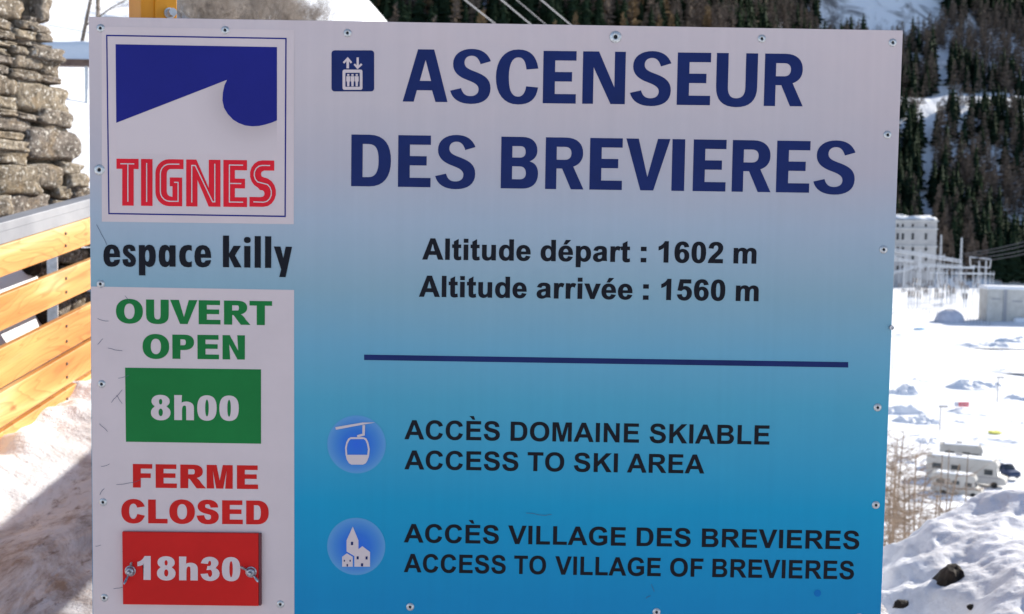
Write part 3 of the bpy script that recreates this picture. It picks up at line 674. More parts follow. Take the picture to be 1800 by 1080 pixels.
# the whole land in one sheet: polar grid fine near the camera, coarse far off
ang = np.concatenate([np.linspace(R(-180), R(-42), 30)[:-1], np.linspace(R(-42), R(42), 420), np.linspace(R(42), R(180), 30)[1:]])
rad = np.concatenate([np.linspace(0.01, 9, 20)[:-1], np.geomspace(9, 560, 110)[:-1], np.linspace(560, 1500, 230), np.geomspace(1510, 2600, 20)])
A_, R_ = np.meshgrid(ang, rad, indexing='ij'); X = R_*np.sin(A_); Y = R_*np.cos(A_)
Z = terrain_z(X, Y)
near = (1-sstep(7.5, 9.5, R_)); Z = Z - 0.35*near
Z = np.where((Y < 0), -2.15, Z)
me = grid_mesh('snowy_terrain', X, Y, Z); me.materials.append(M_mount); me.materials.append(M_valley)
cz = Z[:-1, :-1].ravel(); cy = Y[:-1, :-1].ravel()
me.polygons.foreach_set('material_index', ((cy < 250) | (cz < ZV+2.5)).astype(np.int32))
tag(link('snowy_terrain', me), kind='structure')

# trodden path, on the ramp between the two railings
def path_z(x, y):
    z = -1.8 + 0.14*np.clip(y, -3, 9)
    z = z + 0.035*fbm(x, y, 0.5, 4, 2, .6) + 0.045*fbm(x, y, 1.3, 3, 6)
    z = z + 0.10*sstep(-1.9, -2.25, x)*(1+1.1*fbm(x, y, .30, 3, 14))        # windrow against the left railing
    return z
gx, gy = np.meshgrid(np.linspace(-2.5, 1.3, 230), np.linspace(-4, 9.3, 520), indexing='ij')
me = grid_mesh('snow_path', gx, gy, path_z(gx, gy)); tag(link('snow_path', me, M_path), kind='structure')

def lump0(x, y, cx, cy_, rx, ry, h):
    d = ((x-cx)/rx)**2+((y-cy_)/ry)**2
    return h*np.exp(-d*d)
# snow beyond the left railing, lying a little lower in its shade
def verge_z(x, y):
    z = -1.72 + .14*y - .12*sstep(-2.5, -2.8, x) + .14*fbm(x, y, .9, 4, 21) + .8*sstep(-2.42, -2.85, x)*sstep(4.3, 5.9, y)*(1-sstep(6.55, 6.9, y))
    return np.where(x > -2.505, path_z(x, y), z)
gx, gy = np.meshgrid(np.linspace(-6.5, -2.5, 150), np.linspace(-3, 9.3, 300), indexing='ij')
zz = verge_z(gx, gy)
me = grid_mesh('snow_verge', gx, gy, zz); tag(link('snow_verge', me, M_snow), kind='structure')

# cleared snow heaped on the right, above the drop to the valley
def lump(x, y, cx, cy_, rx, ry, h): 
    d = ((x-cx)/rx)**2+((y-cy_)/ry)**2
    return h*np.exp(-d*d)
pr0 = (lambda p: (p.x, p.y))(at(1655, 1035, 4.75))
def bank_z(x, y):
    yc = 5.9 + 0.25*np.clip(x-1.8, 0, 8)
    z = -1.39 - 0.10*np.clip(y-2.6, -3, 9) + 0.30*np.clip(x-1.9, -.6, 2.5)
    z = z - 0.75*np.clip(y-yc, 0, 30)
    w_ = fbm(x*0.8+y*.2, y, .30, 2, 44)*.12
    r1_ = 1-np.abs(2*fbm(x+y*.4, y*.9, 1.1, 3, 50)); z = z + .19*(r1_-.62)
    r2 = 1-np.abs(2*fbm(x-y*.3, y, .46, 3, 61)); z = z + .03*(r2-.6)
    z = z + .03*fbm(x, y, .16, 4, 71, .65) + w_*.55
    z = z + lump(x, y, 2.15, 5.5, .38, .35, .10) + lump(x, y, 2.85, 6.0, .55, .45, .20) + lump(x, y, 2.45, 4.9, .35, .4, .12)
    z = z - lump(x, y, pr0[0], pr0[1], .13, .20, .20)
    z = z - .25*sstep(1.35, 0.9, x)
    return z
gx, gy = np.meshgrid(np.linspace(0.75, 6.5, 420), np.linspace(1.0, 12, 640), indexing='ij')
me = grid_mesh('snow_bank', gx, gy, bank_z(gx, gy)); tag(link('snow_bank', me, M_bank), kind='structure')

# dark rock showing in a hollow of the bank
M_rock = mottled('dark rock', (0.006, 0.0045, 0.0035), (0.030, 0.021, 0.015), 18, 0.85, bumpd=.02, bs=.8)
def lumpy(name, size, seed, mat, n=3, amp=.22):
    bm = bmesh.new(); bmesh.ops.create_icosphere(bm, subdivisions=n, radius=1.0)
    for v in bm.verts:
        k = noise.fractal(v.co*1.6+Vector((seed*7.1, seed, 0)), 1.0, 2.0, 4)
        v.co *= 1+amp*k; v.co = Vector((v.co.x*size[0], v.co.y*size[1], v.co.z*size[2]))
    me = bpy.data.meshes.new(name); bm.to_mesh(me); bm.free(); return me
def onray(px, py, fn, y0=2.5, y1=14):
    y = y0
    while y < y1:
        p = at(px, py, y)
        if p.z <= float(fn(p.x, p.y)): return p
        y += .02
    return p
pr = onray(1655, 1030, bank_z)
o = link('rock', lumpy('rock', (.055, .09, .15), 2.3, M_rock), M_rock, loc=pr+Vector((.01, .03, -.035))); o.rotation_euler = (.1, .5, -.1)
tag(o, 'dark brown rock poking out of a hollow in the snow bank', 'rock')
for (px, py, s) in ((1590, 1063, .035), (1712, 1066, .018), (1673, 1000, .012)):
    q = onray(px, py, bank_z)
    o = link('rock', lumpy('rock', (s*1.5, s, s*.8), px*.37, M_rock, 2), M_rock, loc=q+Vector((0, .01, -.008)))
    tag(o, {1590: 'small flat dark stone lying in the snow close beside the sign', 1712: 'tiny dark stone at the bottom edge, right of the big rock', 1673: 'pebble-sized dark stone just above the big rock in the snow bank'}[px], 'rock')
q = [Vector((-2.95, 6.9, 0)), Vector((-2.75, 6.25, 0))]
for k, (px, py, Y_, s) in enumerate(((75, 556, 6.3, .075), (45, 470, 7.2, .07))):
    p = onray(px, py, verge_z, 5.6, 9)
    o = link('rock', lumpy('rock', (s*1.2, s, s*.9), 11+k, M_rock, 3), M_rock, loc=p)
    tag(o, ['black stone half buried in shaded snow, seen through the lower gap of the left railing', 'dark stone in shaded snow, seen through the upper gap of the left railing'][k], 'rock')
# ------------------------------------------------------------------ railings
def wood_mat(name, c1, c2, c3):
    m, n, b = new_mat(name)
    oi = n.nodes.new('ShaderNodeObjectInfo')
    tc = n.nodes.new('ShaderNodeTexCoord'); mp = n.nodes.new('ShaderNodeMapping'); n.links.new(tc.outputs['Object'], mp.inputs[0])
    ad = N(n, 'ShaderNodeVectorMath', operation='ADD'); ml = N(n, 'ShaderNodeMath', operation='MULTIPLY'); ml.inputs[1].default_value = 37.0
    n.links.new(oi.outputs['Random'], ml.inputs[0]); n.links.new(mp.outputs[0], ad.inputs[0]); n.links.new(ml.outputs[0], ad.inputs[1])
    st = N(n, 'ShaderNodeVectorMath', operation='MULTIPLY'); st.inputs[1].default_value = (9, 1.0, 10); n.links.new(ad.outputs[0], st.inputs[0])
    t = noise_node(n, st.outputs[0], 0.5, 3, 0.5, 0.6)
    s2 = N(n, 'ShaderNodeVectorMath', operation='MULTIPLY'); s2.inputs[1].default_value = (6, 1.5, 9); n.links.new(ad.outputs[0], s2.inputs[0])
    big = noise_node(n, s2.outputs[0], 0.55, 2, 0.45, 1.2)
    # growth rings: contour lines of a slow, long noise, so that they meander and close round lighter blotches
    rg = N(n, 'ShaderNodeMath', operation='MULTIPLY'); rg.inputs[1].default_value = 11.0; n.links.new(big.outputs[0], rg.inputs[0])
    fr = N(n, 'ShaderNodeMath', operation='FRACT'); n.links.new(rg.outputs[0], fr.inputs[0])
    ring = ramp(n, [(0.0, (1, 1, 1)), (0.75, (.90, .86, .80)), (0.93, (.66, .54, .40)), (1.0, (1, 1, 1))], fr.outputs[0])
    s3 = N(n, 'ShaderNodeVectorMath', operation='MULTIPLY'); s3.inputs[1].default_value = (60, 3, 90); n.links.new(ad.outputs[0], s3.inputs[0])
    wv = noise_node(n, s3.outputs[0], 1.0, 3, 0.6)
    r = ramp(n, [(0.36, c1), (0.5, c2), (0.62, c3)], t.outputs[0])
    k = ramp(n, [(0.35, (0.86, 0.84, 0.82)), (0.65, (1.06, 1.06, 1.06))], wv.outputs[0])
    c = mix(n, 0.8, r.outputs[0], k.outputs[0], 'MULTIPLY'); c = mix(n, 0.75, c, ring.outputs[0], 'MULTIPLY')
    # knots
    kt = N(n, 'ShaderNodeVectorMath', operation='MULTIPLY'); kt.inputs[1].default_value = (3, 2.6, 9); n.links.new(ad.outputs[0], kt.inputs[0])
    vo = N(n, 'ShaderNodeTexVoronoi', i_Scale=1.0); n.links.new(kt.outputs[0], vo.inputs['Vector'])
    kk = ramp(n, [(0.05, (.8, .8, .8)), (0.12, (0, 0, 0))], vo.outputs['Distance'])
    c = mix(n, kk.outputs[0], c, tuple(x*.45 for x in c1))
    n.links.new(c, b.inputs['Base Color']); b.inputs['Roughness'].default_value = 0.5
    bump(n, b, wv.outputs[0], 0.15, 0.003)
    return m
M_wood = wood_mat('larch plank', (0.56, 0.23, 0.05), (0.72, 0.37, 0.11), (0.80, 0.54, 0.26))
M_bolt = plain('bolt head', (0.22, 0.17, 0.13), 0.5, 0.8)
GR = 0.14
M_rail = mottled('weathered galvanised rail', (0.24, 0.25, 0.28), (0.32, 0.33, 0.36), 3, 0.6, metal=0.3)
ya = 5.2
P0 = ray(0, 395)*(ya/ray(0, 395).y)
fd = Vector((0.03, 1, GR)).normalized()
PL = [(.100, .243), (.328, .489), (.572, .752), (.775, .935), (.958, 1.125)]
def railing(name, x0, y0, y1, label, posts, side=1):
    """side=1: planks on the +X side of the posts"""
    t = empty(name, (x0, y0, 0), label=label, cat='railing')
    L = (y1-y0)/fd.y; ez = Matrix.Rotation(math.atan2(GR, 1), 3, 'X') @ Matrix.Identity(3)
    yaw = Matrix.Rotation(-math.atan2(fd.x, fd.y), 3, 'Z')
    Mx = yaw @ Matrix.Rotation(math.atan(GR), 3, 'X')
    ztop = P0.z + (y0-ya)*GR
    ctr = lambda dz, dx=0: Vector((dx, 0, ztop-dz)) + fd*(L/2)
    o = MB().box(ctr(.02, -.02), (.10, L, .042), Mx).build('top_rail', M_rail, t, bevel=.003)
    MB().box(ctr(.068, .028), (.006, L, .055), Mx).build('rail_flange', M_rail, t)
    cuts = [0, L*.46, L]
    proto = {}
    for k, (a, b) in enumerate(PL):
        o = MB().box((0, 0, 0), (.035, L, b-a)).build('plank', M_wood, t, bevel=.004)
        o.location = ctr((a+b)/2, .022); o.rotation_euler = Mx.to_euler()
    for y in posts:
        s = (y-y0)/fd.y; p = fd*s
        o = MB().box((p.x-.035, p.y, ztop+p.z-.64), (.055, .012, 1.25)).box((p.x-.058, p.y+.03, ztop+p.z-.64), (.008, .06, 1.25)).build('post', M_alu, t, bevel=.002)
        for (a, b) in PL:
            for dz in (.28, .72):
                for dy in (-.012,):
                    q = p + fd*dy; zz = ztop + q.z - (a+(b-a)*dz)
                    MB().tube((q.x+.039, q.y, zz), (q.x+.046, q.y, zz), .009, .007, n=8).build('bolt', M_bolt, t)
    return t
xL = P0.x - .045 + fd.x/fd.y*(0-ya)
def xl_at(y): return P0.x-.045 + fd.x/fd.y*(y-ya)
railing('wooden_railing', xl_at(1.4), 1.4, 9.4, 'orange plank railing with grey metal top rail, left of the sign', [1.6, 3.7, 5.93, 8.1])
railing('wooden_railing', -0.03, 3.0, 9.0, 'matching plank railing on the other edge of the path, behind the sign', [3.4, 5.5, 7.6])

# ------------------------------------------------------------------ rubble stone wall
wd = Vector((0.36, 0.933, 0)); wn_ = Vector((0.933, -0.36, 0))
W0 = at(155, 300, 7.7); W0.z = 0
def wall_pt(px, py):
    d = ray(px, py); t = W0.dot(wn_)/d.dot(wn_); return d*t
def to_sh(px, py):
    p = wall_pt(px, py); return (p-W0).dot(wd), p.z
def stone_mat():
    m, n, b = new_mat('rubble stone')
    oi = n.nodes.new('ShaderNodeObjectInfo'); tc = n.nodes.new('ShaderNodeTexCoord')
    ad = N(n, 'ShaderNodeVectorMath', operation='ADD'); ml = N(n, 'ShaderNodeMath', operation='MULTIPLY'); ml.inputs[1].default_value = 23.0
    n.links.new(oi.outputs['Random'], ml.inputs[0]); n.links.new(tc.outputs['Object'], ad.inputs[0]); n.links.new(ml.outputs[0], ad.inputs[1]); gp = n.nodes.new('ShaderNodeNewGeometry'); n.links.new(gp.outputs['Position'], ad.inputs[0])
    base = ramp(n, [(0.0, (0.22, 0.185, 0.15)), (0.35, (0.38, 0.33, 0.26)), (0.7, (0.27, 0.24, 0.22)), (1, (0.46, 0.40, 0.32))], oi.outputs['Random'])
    t = noise_node(n, ad.outputs[0], 17, 9, 0.74, .5)
    k = ramp(n, [(0.33, (0.16, 0.14, 0.13)), (0.5, (0.85, 0.83, 0.8)), (0.72, (1.6, 1.57, 1.5))], t.outputs[0])
    c = mix(n, 1.0, base.outputs[0], k.outputs[0], 'MULTIPLY')
    t2 = noise_node(n, ad.outputs[0], 42, 4, 0.65); k2 = ramp(n, [(0.56, (0, 0, 0)), (0.64, (1, 1, 1))], t2.outputs[0])
    c = mix(n, k2.outputs[0], c, (0.78, 0.75, 0.69))
    t3 = noise_node(n, ad.outputs[0], 7, 5, 0.65); k3 = ramp(n, [(0.55, (0, 0, 0)), (0.7, (.7, .7, .7))], t3.outputs[0])
    c = mix(n, k3.outputs[0], c, (0.34, 0.25, 0.15))
    n.links.new(c, b.inputs['Base Color']); b.inputs['Roughness'].default_value = .9; b.inputs['Specular IOR Level'].default_value = .2
    bump(n, b, t.outputs[0], 1.0, 0.045)
    return m
M_stone = stone_mat()
M_mortar = mottled('lime mortar', (0.045, 0.038, 0.03), (0.16, 0.135, 0.10), 25, 0.95, bumpd=.01, bs=.8)
def stone_mesh(seed):
    bm = bmesh.new(); bmesh.ops.create_cube(bm, size=2); bmesh.ops.subdivide_edges(bm, edges=bm.edges, cuts=7, use_grid_fill=True)
    for v in bm.verts:
        c = v.co.copy(); m_ = 7.0
        L = (abs(c.x)**m_+abs(c.y)**m_+abs(c.z)**m_)**(1/m_); c = c/L; cq = Vector((seed*3.7, seed*1.1, 5)); cut = noise.voronoi(c*.8+cq)[0]
        k = noise.fractal(c*1.1+Vector((seed*3.7, seed*1.1, 5)), 1.0, 2.0, 4); k2 = noise.noise(c*.7+Vector((seed, 9, seed*2)))
        v.co = c*(1.02+.13*k+.14*k2-.16*abs(cut[1]-cut[0])*-1-.10)
    me = bpy.data.meshes.new('stone'); bm.to_mesh(me); bm.free()
    me.materials.append(M_stone); me.polygons.foreach_set('use_smooth', [True]*len(me.polygons)); return me
SM = [stone_mesh(k) for k in range(14)]
stones = [  # x0, x1, y0, y1 in the photograph: the stones one can tell apart
 (-20,40,-6,31),(62,84,-8,38),(44,60,30,44),
 (-24,30,33,50),(30,60,38,52),(50,90,44,60),(-20,22,52,68),(20,62,53,70),(60,90,60,74),
 (-18,30,71,82),(30,92,73,84),(-26,14,84,96),(15,46,82,96),(46,60,86,100),(56,106,84,108),
 (-20,26,97,112),(22,72,98,122),(70,106,104,136),(-20,18,113,130),(16,70,124,142),(60,104,134,146),
 (-24,28,132,168),(30,118,147,200),(-20,26,170,192),(-16,24,192,204),
 (26,66,200,212),(64,124,194,222),(-20,62,206,230),(70,124,216,232),
 (-22,40,231,246),(-20,42,246,266),(44,136,228,282),(-14,46,262,290),(48,108,288,330),(106,146,286,308),
 (-16,70,290,340),(74,106,296,328),(116,150,306,330),(100,130,328,350),(126,156,328,352),
 (14,96,342,384),(-22,12,344,384),(92,140,350,372),(138,160,352,380),
 (-20,44,386,414),(46,100,382,420),(100,160,378,402)]
wall = empty('stone_wall', W0 + Vector((0, 0, -2)), label='rubble stone wall with weathered grey and brown stones standing behind the left railing', cat='wall')
def put_stone(s0, s1, z0, z1, proud=0.0, tilt=0.0):
    o = bpy.data.objects.new('stone', random.choice(SM)); col.objects.link(o); o.parent = wall
    dpt = .11
    c = wd*((s0+s1)/2) + wn_*(-.085+proud) + Vector((0, 0, (z0+z1)/2+2))
    o.location = c
    o.rotation_euler = Matrix((wd, -wn_, Vector((0, 0, 1)))).transposed().to_euler()
    o.rotation_euler.rotate_axis('Y', tilt)
    if random.random() < .5: o.scale = (-(s1-s0)/2*1.06, dpt, (z1-z0)/2*1.07)
    else: o.scale = ((s1-s0)/2*1.06, dpt, (z1-z0)/2*1.07)
    return o
random.seed(21)
smin, zlow, zhigh = 0, 0, 0
for (a, b, c, d) in stones:
    s0, z1 = to_sh(a, c); s1, _ = to_sh(b, c); _, z0 = to_sh((a+b)/2, d); _, z1 = to_sh((a+b)/2, c)
    put_stone(s0, s1, z0, z1, random.uniform(-.015, .03), random.uniform(-.06, .06))
sL = to_sh(-24, 200)[0]; zt = to_sh(60, -8)[1]; zbm = to_sh(60, 418)[1]
def courses(s_a, s_b, z_a, z_b):
    z = z_a
    while z < z_b-.04:
        h = min(random.uniform(.09, .2), z_b-z)
        s = s_a
        while s < s_b-.05:
            L = random.uniform(.13, .36); L = min(L, s_b-s)
            put_stone(s+.008, s+L-.008, z+.007, z+h-.007, random.uniform(-.015, .03), random.uniform(-.05, .05)); s += L
        z += h
courses(sL-1.6, sL-.01, -1.3, 2.3)              # out of frame on the left
courses(sL, -.30, zt+.01, 2.3)                   # above the frame
courses(sL, .10, -1.3, zbm-.005)                 # foot of the wall, seen through the railing
prof = [to_sh(x, y) for x, y in [(76, -8), (80, 60), (94, 100), (98, 140), (108, 170), (112, 230), (126, 270), (126, 290), (142, 310), (148, 352), (152, 400)]]
cm = MB(); outl = [(sL-1.7, 2.35), (-.32, 2.35)] + [(s-.015, z) for s, z in prof] + [(.1, -1.4), (sL-1.7, -1.4)]
n_ = len(outl)
vs = [wd*s + wn_*(-.05) + Vector((0, 0, z+2)) for s, z in outl] + [wd*s + wn_*(-.5) + Vector((0, 0, z+2)) for s, z in outl]
cm.add(vs, [tuple(range(n_)), tuple(range(n_, 2*n_))[::-1]] + [(i, i+n_, (i+1) % n_+n_, (i+1) % n_) for i in range(n_)])
cm.build('mortar', M_mortar, wall)

# ------------------------------------------------------------------ small white hut behind the wall, roof snow on a brown eave
Yh = 13.0
M_hut = mottled('white render', (0.74, 0.73, 0.71), (0.84, 0.83, 0.80), 4, 0.85)
M_brown = mottled('brown stained wood', (0.10, 0.065, 0.055), (0.17, 0.12, 0.10), 12, 0.7)
h0, h1 = at(60, 110, Yh), at(200, 112, Yh)
hut = empty('shelter', (h0.x, Yh, -1), label='open brown shelter with snow on its flat roof, between stone wall and sign', cat='shelter')
def rel(p): return Vector(p) - Vector(hut.location)
zt_ = at(130, 105, Yh).z; ze = at(130, 117, Yh).z; zs = at(130, 72, Yh).z; zg = at(130, 292, Yh).z
xr_ = at(152, 200, Yh).x; xl_ = at(20, 200, Yh).x
for xx in (xl_,):
    MB().box(rel((xx, Yh+.1, (ze-1.6)/2)), (.12, .12, ze+1.6)).build('corner_post', M_brown, hut)
MB().box(rel(((xl_+xr_)/2+.25, Yh, (zt_+ze)/2)), (xr_-xl_+.7, .12, zt_-ze)).build('eave', M_brown, hut)
MB().box(rel((xr_+.012, Yh-.02, (ze+zg)/2)), (.03, .03, ze-zg)).build('downpipe', M_alu, hut)
MB().box(rel(((xl_+xr_)/2, Yh-.03, zg-.03)), (xr_-xl_+.6, .04, .05)).box(rel(((xl_+xr_)/2, Yh-.03, zg-.27)), (xr_-xl_+.6, .04, .05)).build('lower_rail', M_brown, hut)
gx, gy = np.meshgrid(np.linspace(xl_-.1, xr_+.6, 30), np.linspace(Yh-.12, Yh+.5, 24), indexing='ij')
ed = np.minimum(np.minimum(gx-gx.min(), gx.max()-gx), np.minimum(gy-gy.min(), gy.max()-gy))
sz = zt_ - .01 + (zs-zt_)*sstep(-.02, .16, ed)*(1+.25*fbm(gx, gy, .8, 3, 77)) + .15*(gy-Yh)/2
me = grid_mesh('roof_snow', gx-hut.location.x, gy-hut.location.y, sz-hut.location.z); link('roof_snow', me, M_snow, hut)

# ------------------------------------------------------------------ bare shrubs on the sunny slope
M_twig = mottled('bare twigs', (0.26, 0.22, 0.185), (0.42, 0.36, 0.31), 3, 0.9)
M_bark = mottled('bark', (0.10, 0.08, 0.065), (0.22, 0.18, 0.15), 6, 0.9)
def branchy(seed, H, n_stem, spread, depth, r0, up=.25, kids=(3, 5)):
    rnd = random.Random(seed); st = MB(); tw = MB()
    def grow(p, d, L, r, lv):
        segs = 3; q = p
        for s in range(segs):
            d = (d + Vector((rnd.gauss(0, .16), rnd.gauss(0, .16), rnd.gauss(0, .10)+up*.2))).normalized()
            e = q + d*L/segs; r2 = r*(1-.25*(s+1)/segs*1.2)
            (st if lv < 2 else tw).tube(q, e, r, max(r2, .005), n=5 if lv < 1 else 3, cap=False); q0 = q; q = e; r = max(r2, .005)
            if lv < depth:
                for _ in range(rnd.randint(*kids) if s else 1):
                    a = Vector((rnd.gauss(0, 1), rnd.gauss(0, 1), rnd.gauss(0, .5)+up)).normalized()
                    grow(q0.lerp(q, rnd.random()), (d*.7+a*.9).normalized(), L*rnd.uniform(.38, .62), r*.55, lv+1)
    for k in range(n_stem):
        a = rnd.uniform(0, 6.28); s = rnd.uniform(0, spread)
        grow(Vector((math.cos(a)*s*.3, math.sin(a)*s*.3, 0)), Vector((math.cos(a)*s, math.sin(a)*s, 1)).normalized(), H*rnd.uniform(.7, 1), r0, 0)
    return st, tw
shrub_meshes = []
for k in range(4):
    st, tw = branchy(100+k, 3.6, 9, 1.1, 3, .026, .3, (2, 4)); shrub_meshes.append((st.mesh('branches'), tw.mesh('twigs')))
def ground_pt(px, py_top, Yd, H):
    p = at(px, py_top, Yd); z = float(terrain_z(p.x, p.y)); return Vector((p.x, p.y, z))
def plant(name, meshes, loc, sc, rz, label, cat, group, mats):
    t = empty(name, loc, rz, label=label, cat=cat, group=group)
    for me, nm, m in zip(meshes, ('trunk', 'twigs'), mats):
        if me is None: continue
        o = link(nm, me, m, t); o.scale = (sc, sc, sc)
    return t
random.seed(11)
k = 0
for (x, ytop, Yd, s) in [(325+11.5*q, 44+(q*37 % 22), 0, .8+.4*((q*29 % 10)/10)) for q in range(20) if q % 3]+[(345+34*q, 26+(q*53 % 12), 0, .9) for q in range(5)] or [(335,-30,46,.9),(350,-22,50,1),(378,-35,52,1.1),(405,-40,47,1),(430,-36,54,1.2),(455,-42,50,1.1),(480,-38,48,1),(505,-30,52,1),(525,-20,55,1),(340,-40,58,1.1),(395,-60,60,1.2),(440,-60,62,1.3),(490,-50,61,1.2),(365,5,44,.9),(470,4,45,.9),(420,0,43,.9),(515,8,47,.8)]:
    p = onray(x, ytop+12, terrain_z, 9, 120); s = s*p.y/95
    plant('bare_shrub', shrub_meshes[k % 4], p, s, random.uniform(0, 6), 'leafless grey-brown shrub in the thicket above the logo corner of the sign', 'shrub', 'leafless shrubs on the sunny slope', (M_bark, M_twig)); k += 1
st, tw = branchy(301, 6.5, 1, .1, 3, .10, .05, (2, 3)); tm = (st.mesh('trunk'), tw.mesh('twigs'))
for (x, Yd, s, lab) in [(172, 60, .62, 'bare tree with forked grey branches left of the orange post'), (136, 96, .55, 'thin bare tree above the snowy eave, left of the sign')]:
    p = onray(x, Yd, terrain_z, 9, 120)
    plant('bare_tree', tm, p-Vector((0, 0, .1)), s*p.y/30, x, lab, 'tree', None, (M_bark, M_twig))
# ------------------------------------------------------------------ forest
M_spruce = mottled('spruce needles', (0.010, 0.022, 0.014), (0.035, 0.055, 0.030), .6, 0.85, spec=0.02)
M_larch = mottled('leafless larch twigs', (0.095, 0.075, 0.062), (0.19, 0.15, 0.122), .6, 0.9, spec=0.02)
M_larch2 = mottled('golden larch twigs', (0.15, 0.10, 0.055), (0.24, 0.165, 0.09), .6, 0.9, spec=0.02)
M_trunk = mottled('conifer trunk', (0.05, 0.038, 0.03), (0.11, 0.085, 0.07), 2, 0.9)
def conifer_arrays(seed, tiers=19, arms=11, wide=.19, droop=.35, gap=0.0):
    """unit-height conifer: jagged drooping sprays around a thin trunk"""
    rnd = random.Random(seed); V = []; Fq = []
    lean = rnd.uniform(-.01, .01)
    for t in range(tiers):
        z = .10 + .88*(t/(tiers-1))**.92; w_ = wide*(1-z)**.75*(.8+.4*rnd.random()) + .012
        a0 = rnd.uniform(0, 6.28)
        for k in range(max(4, int(arms*(1-.4*z)))):
            if rnd.random() < gap: continue
            a = a0 + 6.283*k/arms + rnd.uniform(-.25, .25); r = w_*rnd.uniform(.6, 1.15); hw = r*rnd.uniform(.34, .55)
            dx, dy = math.cos(a), math.sin(a); zr = z+rnd.uniform(-.02, .02); th = .055*(1-z)+.018
            p = [(0, 0, zr+th), (dx*r*.6-dy*hw, dy*r*.6+dx*hw, zr-droop*r*.3), (dx*r, dy*r, zr-droop*r), (dx*r*.6+dy*hw, dy*r*.6-dx*hw, zr-droop*r*.3), (dx*r*.5, dy*r*.5, zr-droop*r*.5-th*.9)]
            n = len(V); V += p; Fq += [(n+1, n+2, n+4), (n+2, n+3, n+4), (n, n+1, n+2), (n, n+2, n+3)]
    n = len(V); V += [(wide*.5*math.cos(k*1.2566), wide*.5*math.sin(k*1.2566), .10) for k in range(5)] + [(0, 0, 1.01)]; Fq += [(n+k, n+(k+1) % 5, n+5) for k in range(5)]
    return np.array(V), np.array(Fq)
def larch_arrays(seed):
    rnd = random.Random(seed); V = []; Fq = []
    for k in range(210):
        z = rnd.uniform(.12, .97); w_ = .15*(1-z)**.7+.015; a = rnd.uniform(0, 6.28); r = w_*rnd.uniform(.5, 1.1)
        dx, dy = math.cos(a), math.sin(a); up = rnd.uniform(-.02, .05); hw = rnd.uniform(.003, .009)+.02*(1-z)*rnd.random()
        n = len(V); V += [(dx*r*.1, dy*r*.1, z-hw), (dx*r*.1, dy*r*.1, z+hw), (dx*r*.7-dy*hw, dy*r*.7+dx*hw, z+up+hw), (dx*r, dy*r, z+up-.01)]
        Fq += [(n, n+1, n+2), (n, n+2, n+3)]
    return np.array(V), np.array(Fq)
def trunk_mb(): return MB().tube((0, 0, -.04), (0, 0, .5), .011, .007, n=5, cap=False).tube((0, 0, .5), (0, 0, .97), .007, .001, n=5, cap=False)
def arr_mesh(name, V, Fq, mat):
    me = bpy.data.meshes.new(name); me.from_pydata(V.tolist(), [], Fq.tolist()); me.update(); me.materials.append(mat); return me
spr = [conifer_arrays(k, wide=.17+.02*(k % 3)) for k in range(6)]; lar = [larch_arrays(40+k) for k in range(5)]
sprM = [arr_mesh('crown', *a, M_spruce) for a in spr]; larM = [arr_mesh('crown', *a, M_larch) for a in lar]; gldM = [arr_mesh('crown', *a, M_larch2) for a in lar[:2]]
tkM = trunk_mb().mesh('trunk'); tkM.materials.append(M_trunk)
spr_lo = [conifer_arrays(70+k, tiers=10, arms=7, wide=.20) for k in range(4)]
rs = np.random.RandomState(5)
c_x = rs.uniform(-300, 760, 60000); c_y = rs.uniform(270, 1180, 60000)
cz_ = terrain_z(c_x, c_y)
azc = c_x/c_y; elc = cz_/c_y
s1c = c_y-(590+60*np.clip((c_x-330)/200, -1, 0))
onC = s1c > 4
onB = (cz_ > ZV+4) & (~onC | (cz_ > ZV+.66*np.clip(s1c, 0, 1e9)+45)) & (c_x < .045*c_y+95)
dens = fbm(c_x, c_y, 120, 3, 90)
keep = (onC | onB) & (dens > -.7) & (np.abs(azc) < .62)
# bare snowy flank high on the right, the road shelf, avalanche tracks
bare = ((azc > .262) & (azc < .372) & (elc > .168 + .05*vnoise(azc*100, azc*0, 3, 4)) & (c_y > 800))
shelf = onC & (s1c > 163) & (s1c < 203) & (azc > .33) & (fbm(c_x, c_y, 22, 2, 71) > -.25)
track = onC & (np.abs(azc-.366-.006*np.sin(c_y/60)) < .006) & (s1c < 260) | onC & (np.abs(azc-.073) < .010) & (c_y > 700)
patch = onC & (fbm(c_x, c_y, 55, 2, 33) > .47)
keep &= ~bare & ~shelf & ~track & ~patch
idx = np.where(keep)[0]
# thin out to a natural spacing
grid = {}; sel = []
for i in idx:
    sp_ = (4.6 if c_y[i] < 820 else 5.6) if azc[i] > .30 or elc[i] > .16 else 8.0
    g = (int(c_x[i]//sp_), int(c_y[i]//sp_))
    if g in grid: continue
    grid[g] = 1; sel.append(i)
hgt = 15 + 11*rs.rand(60000)
hgt = np.where((s1c > 142) & (s1c < 164) & (azc > .32), 12 + 5*rs.rand(60000), hgt)
kind = (fbm(c_x, c_y, 60, 3, 55) + .28*rs.randn(60000)*.6 > np.where((s1c > 190) & (s1c < 330), -.12, .07)) & (c_x > -50)  # paler larches favoured in the upper band, imitating sunlight on the trees there
gold = (rs.rand(60000) < .10)
def in_view(i):
    b = proj((c_x[i], c_y[i], cz_[i])); t = proj((c_x[i], c_y[i], cz_[i]+hgt[i]))
    if t is None or not (-20 < t[0] < 1820) or b[1] < -5: return False
    if t[0] > 1580: return t[1] < 470
    return t[1] < 30 + (t[0]-156)*.0168 - 6 and t[0] > 600
vis = [i for i in sel if in_view(i)]
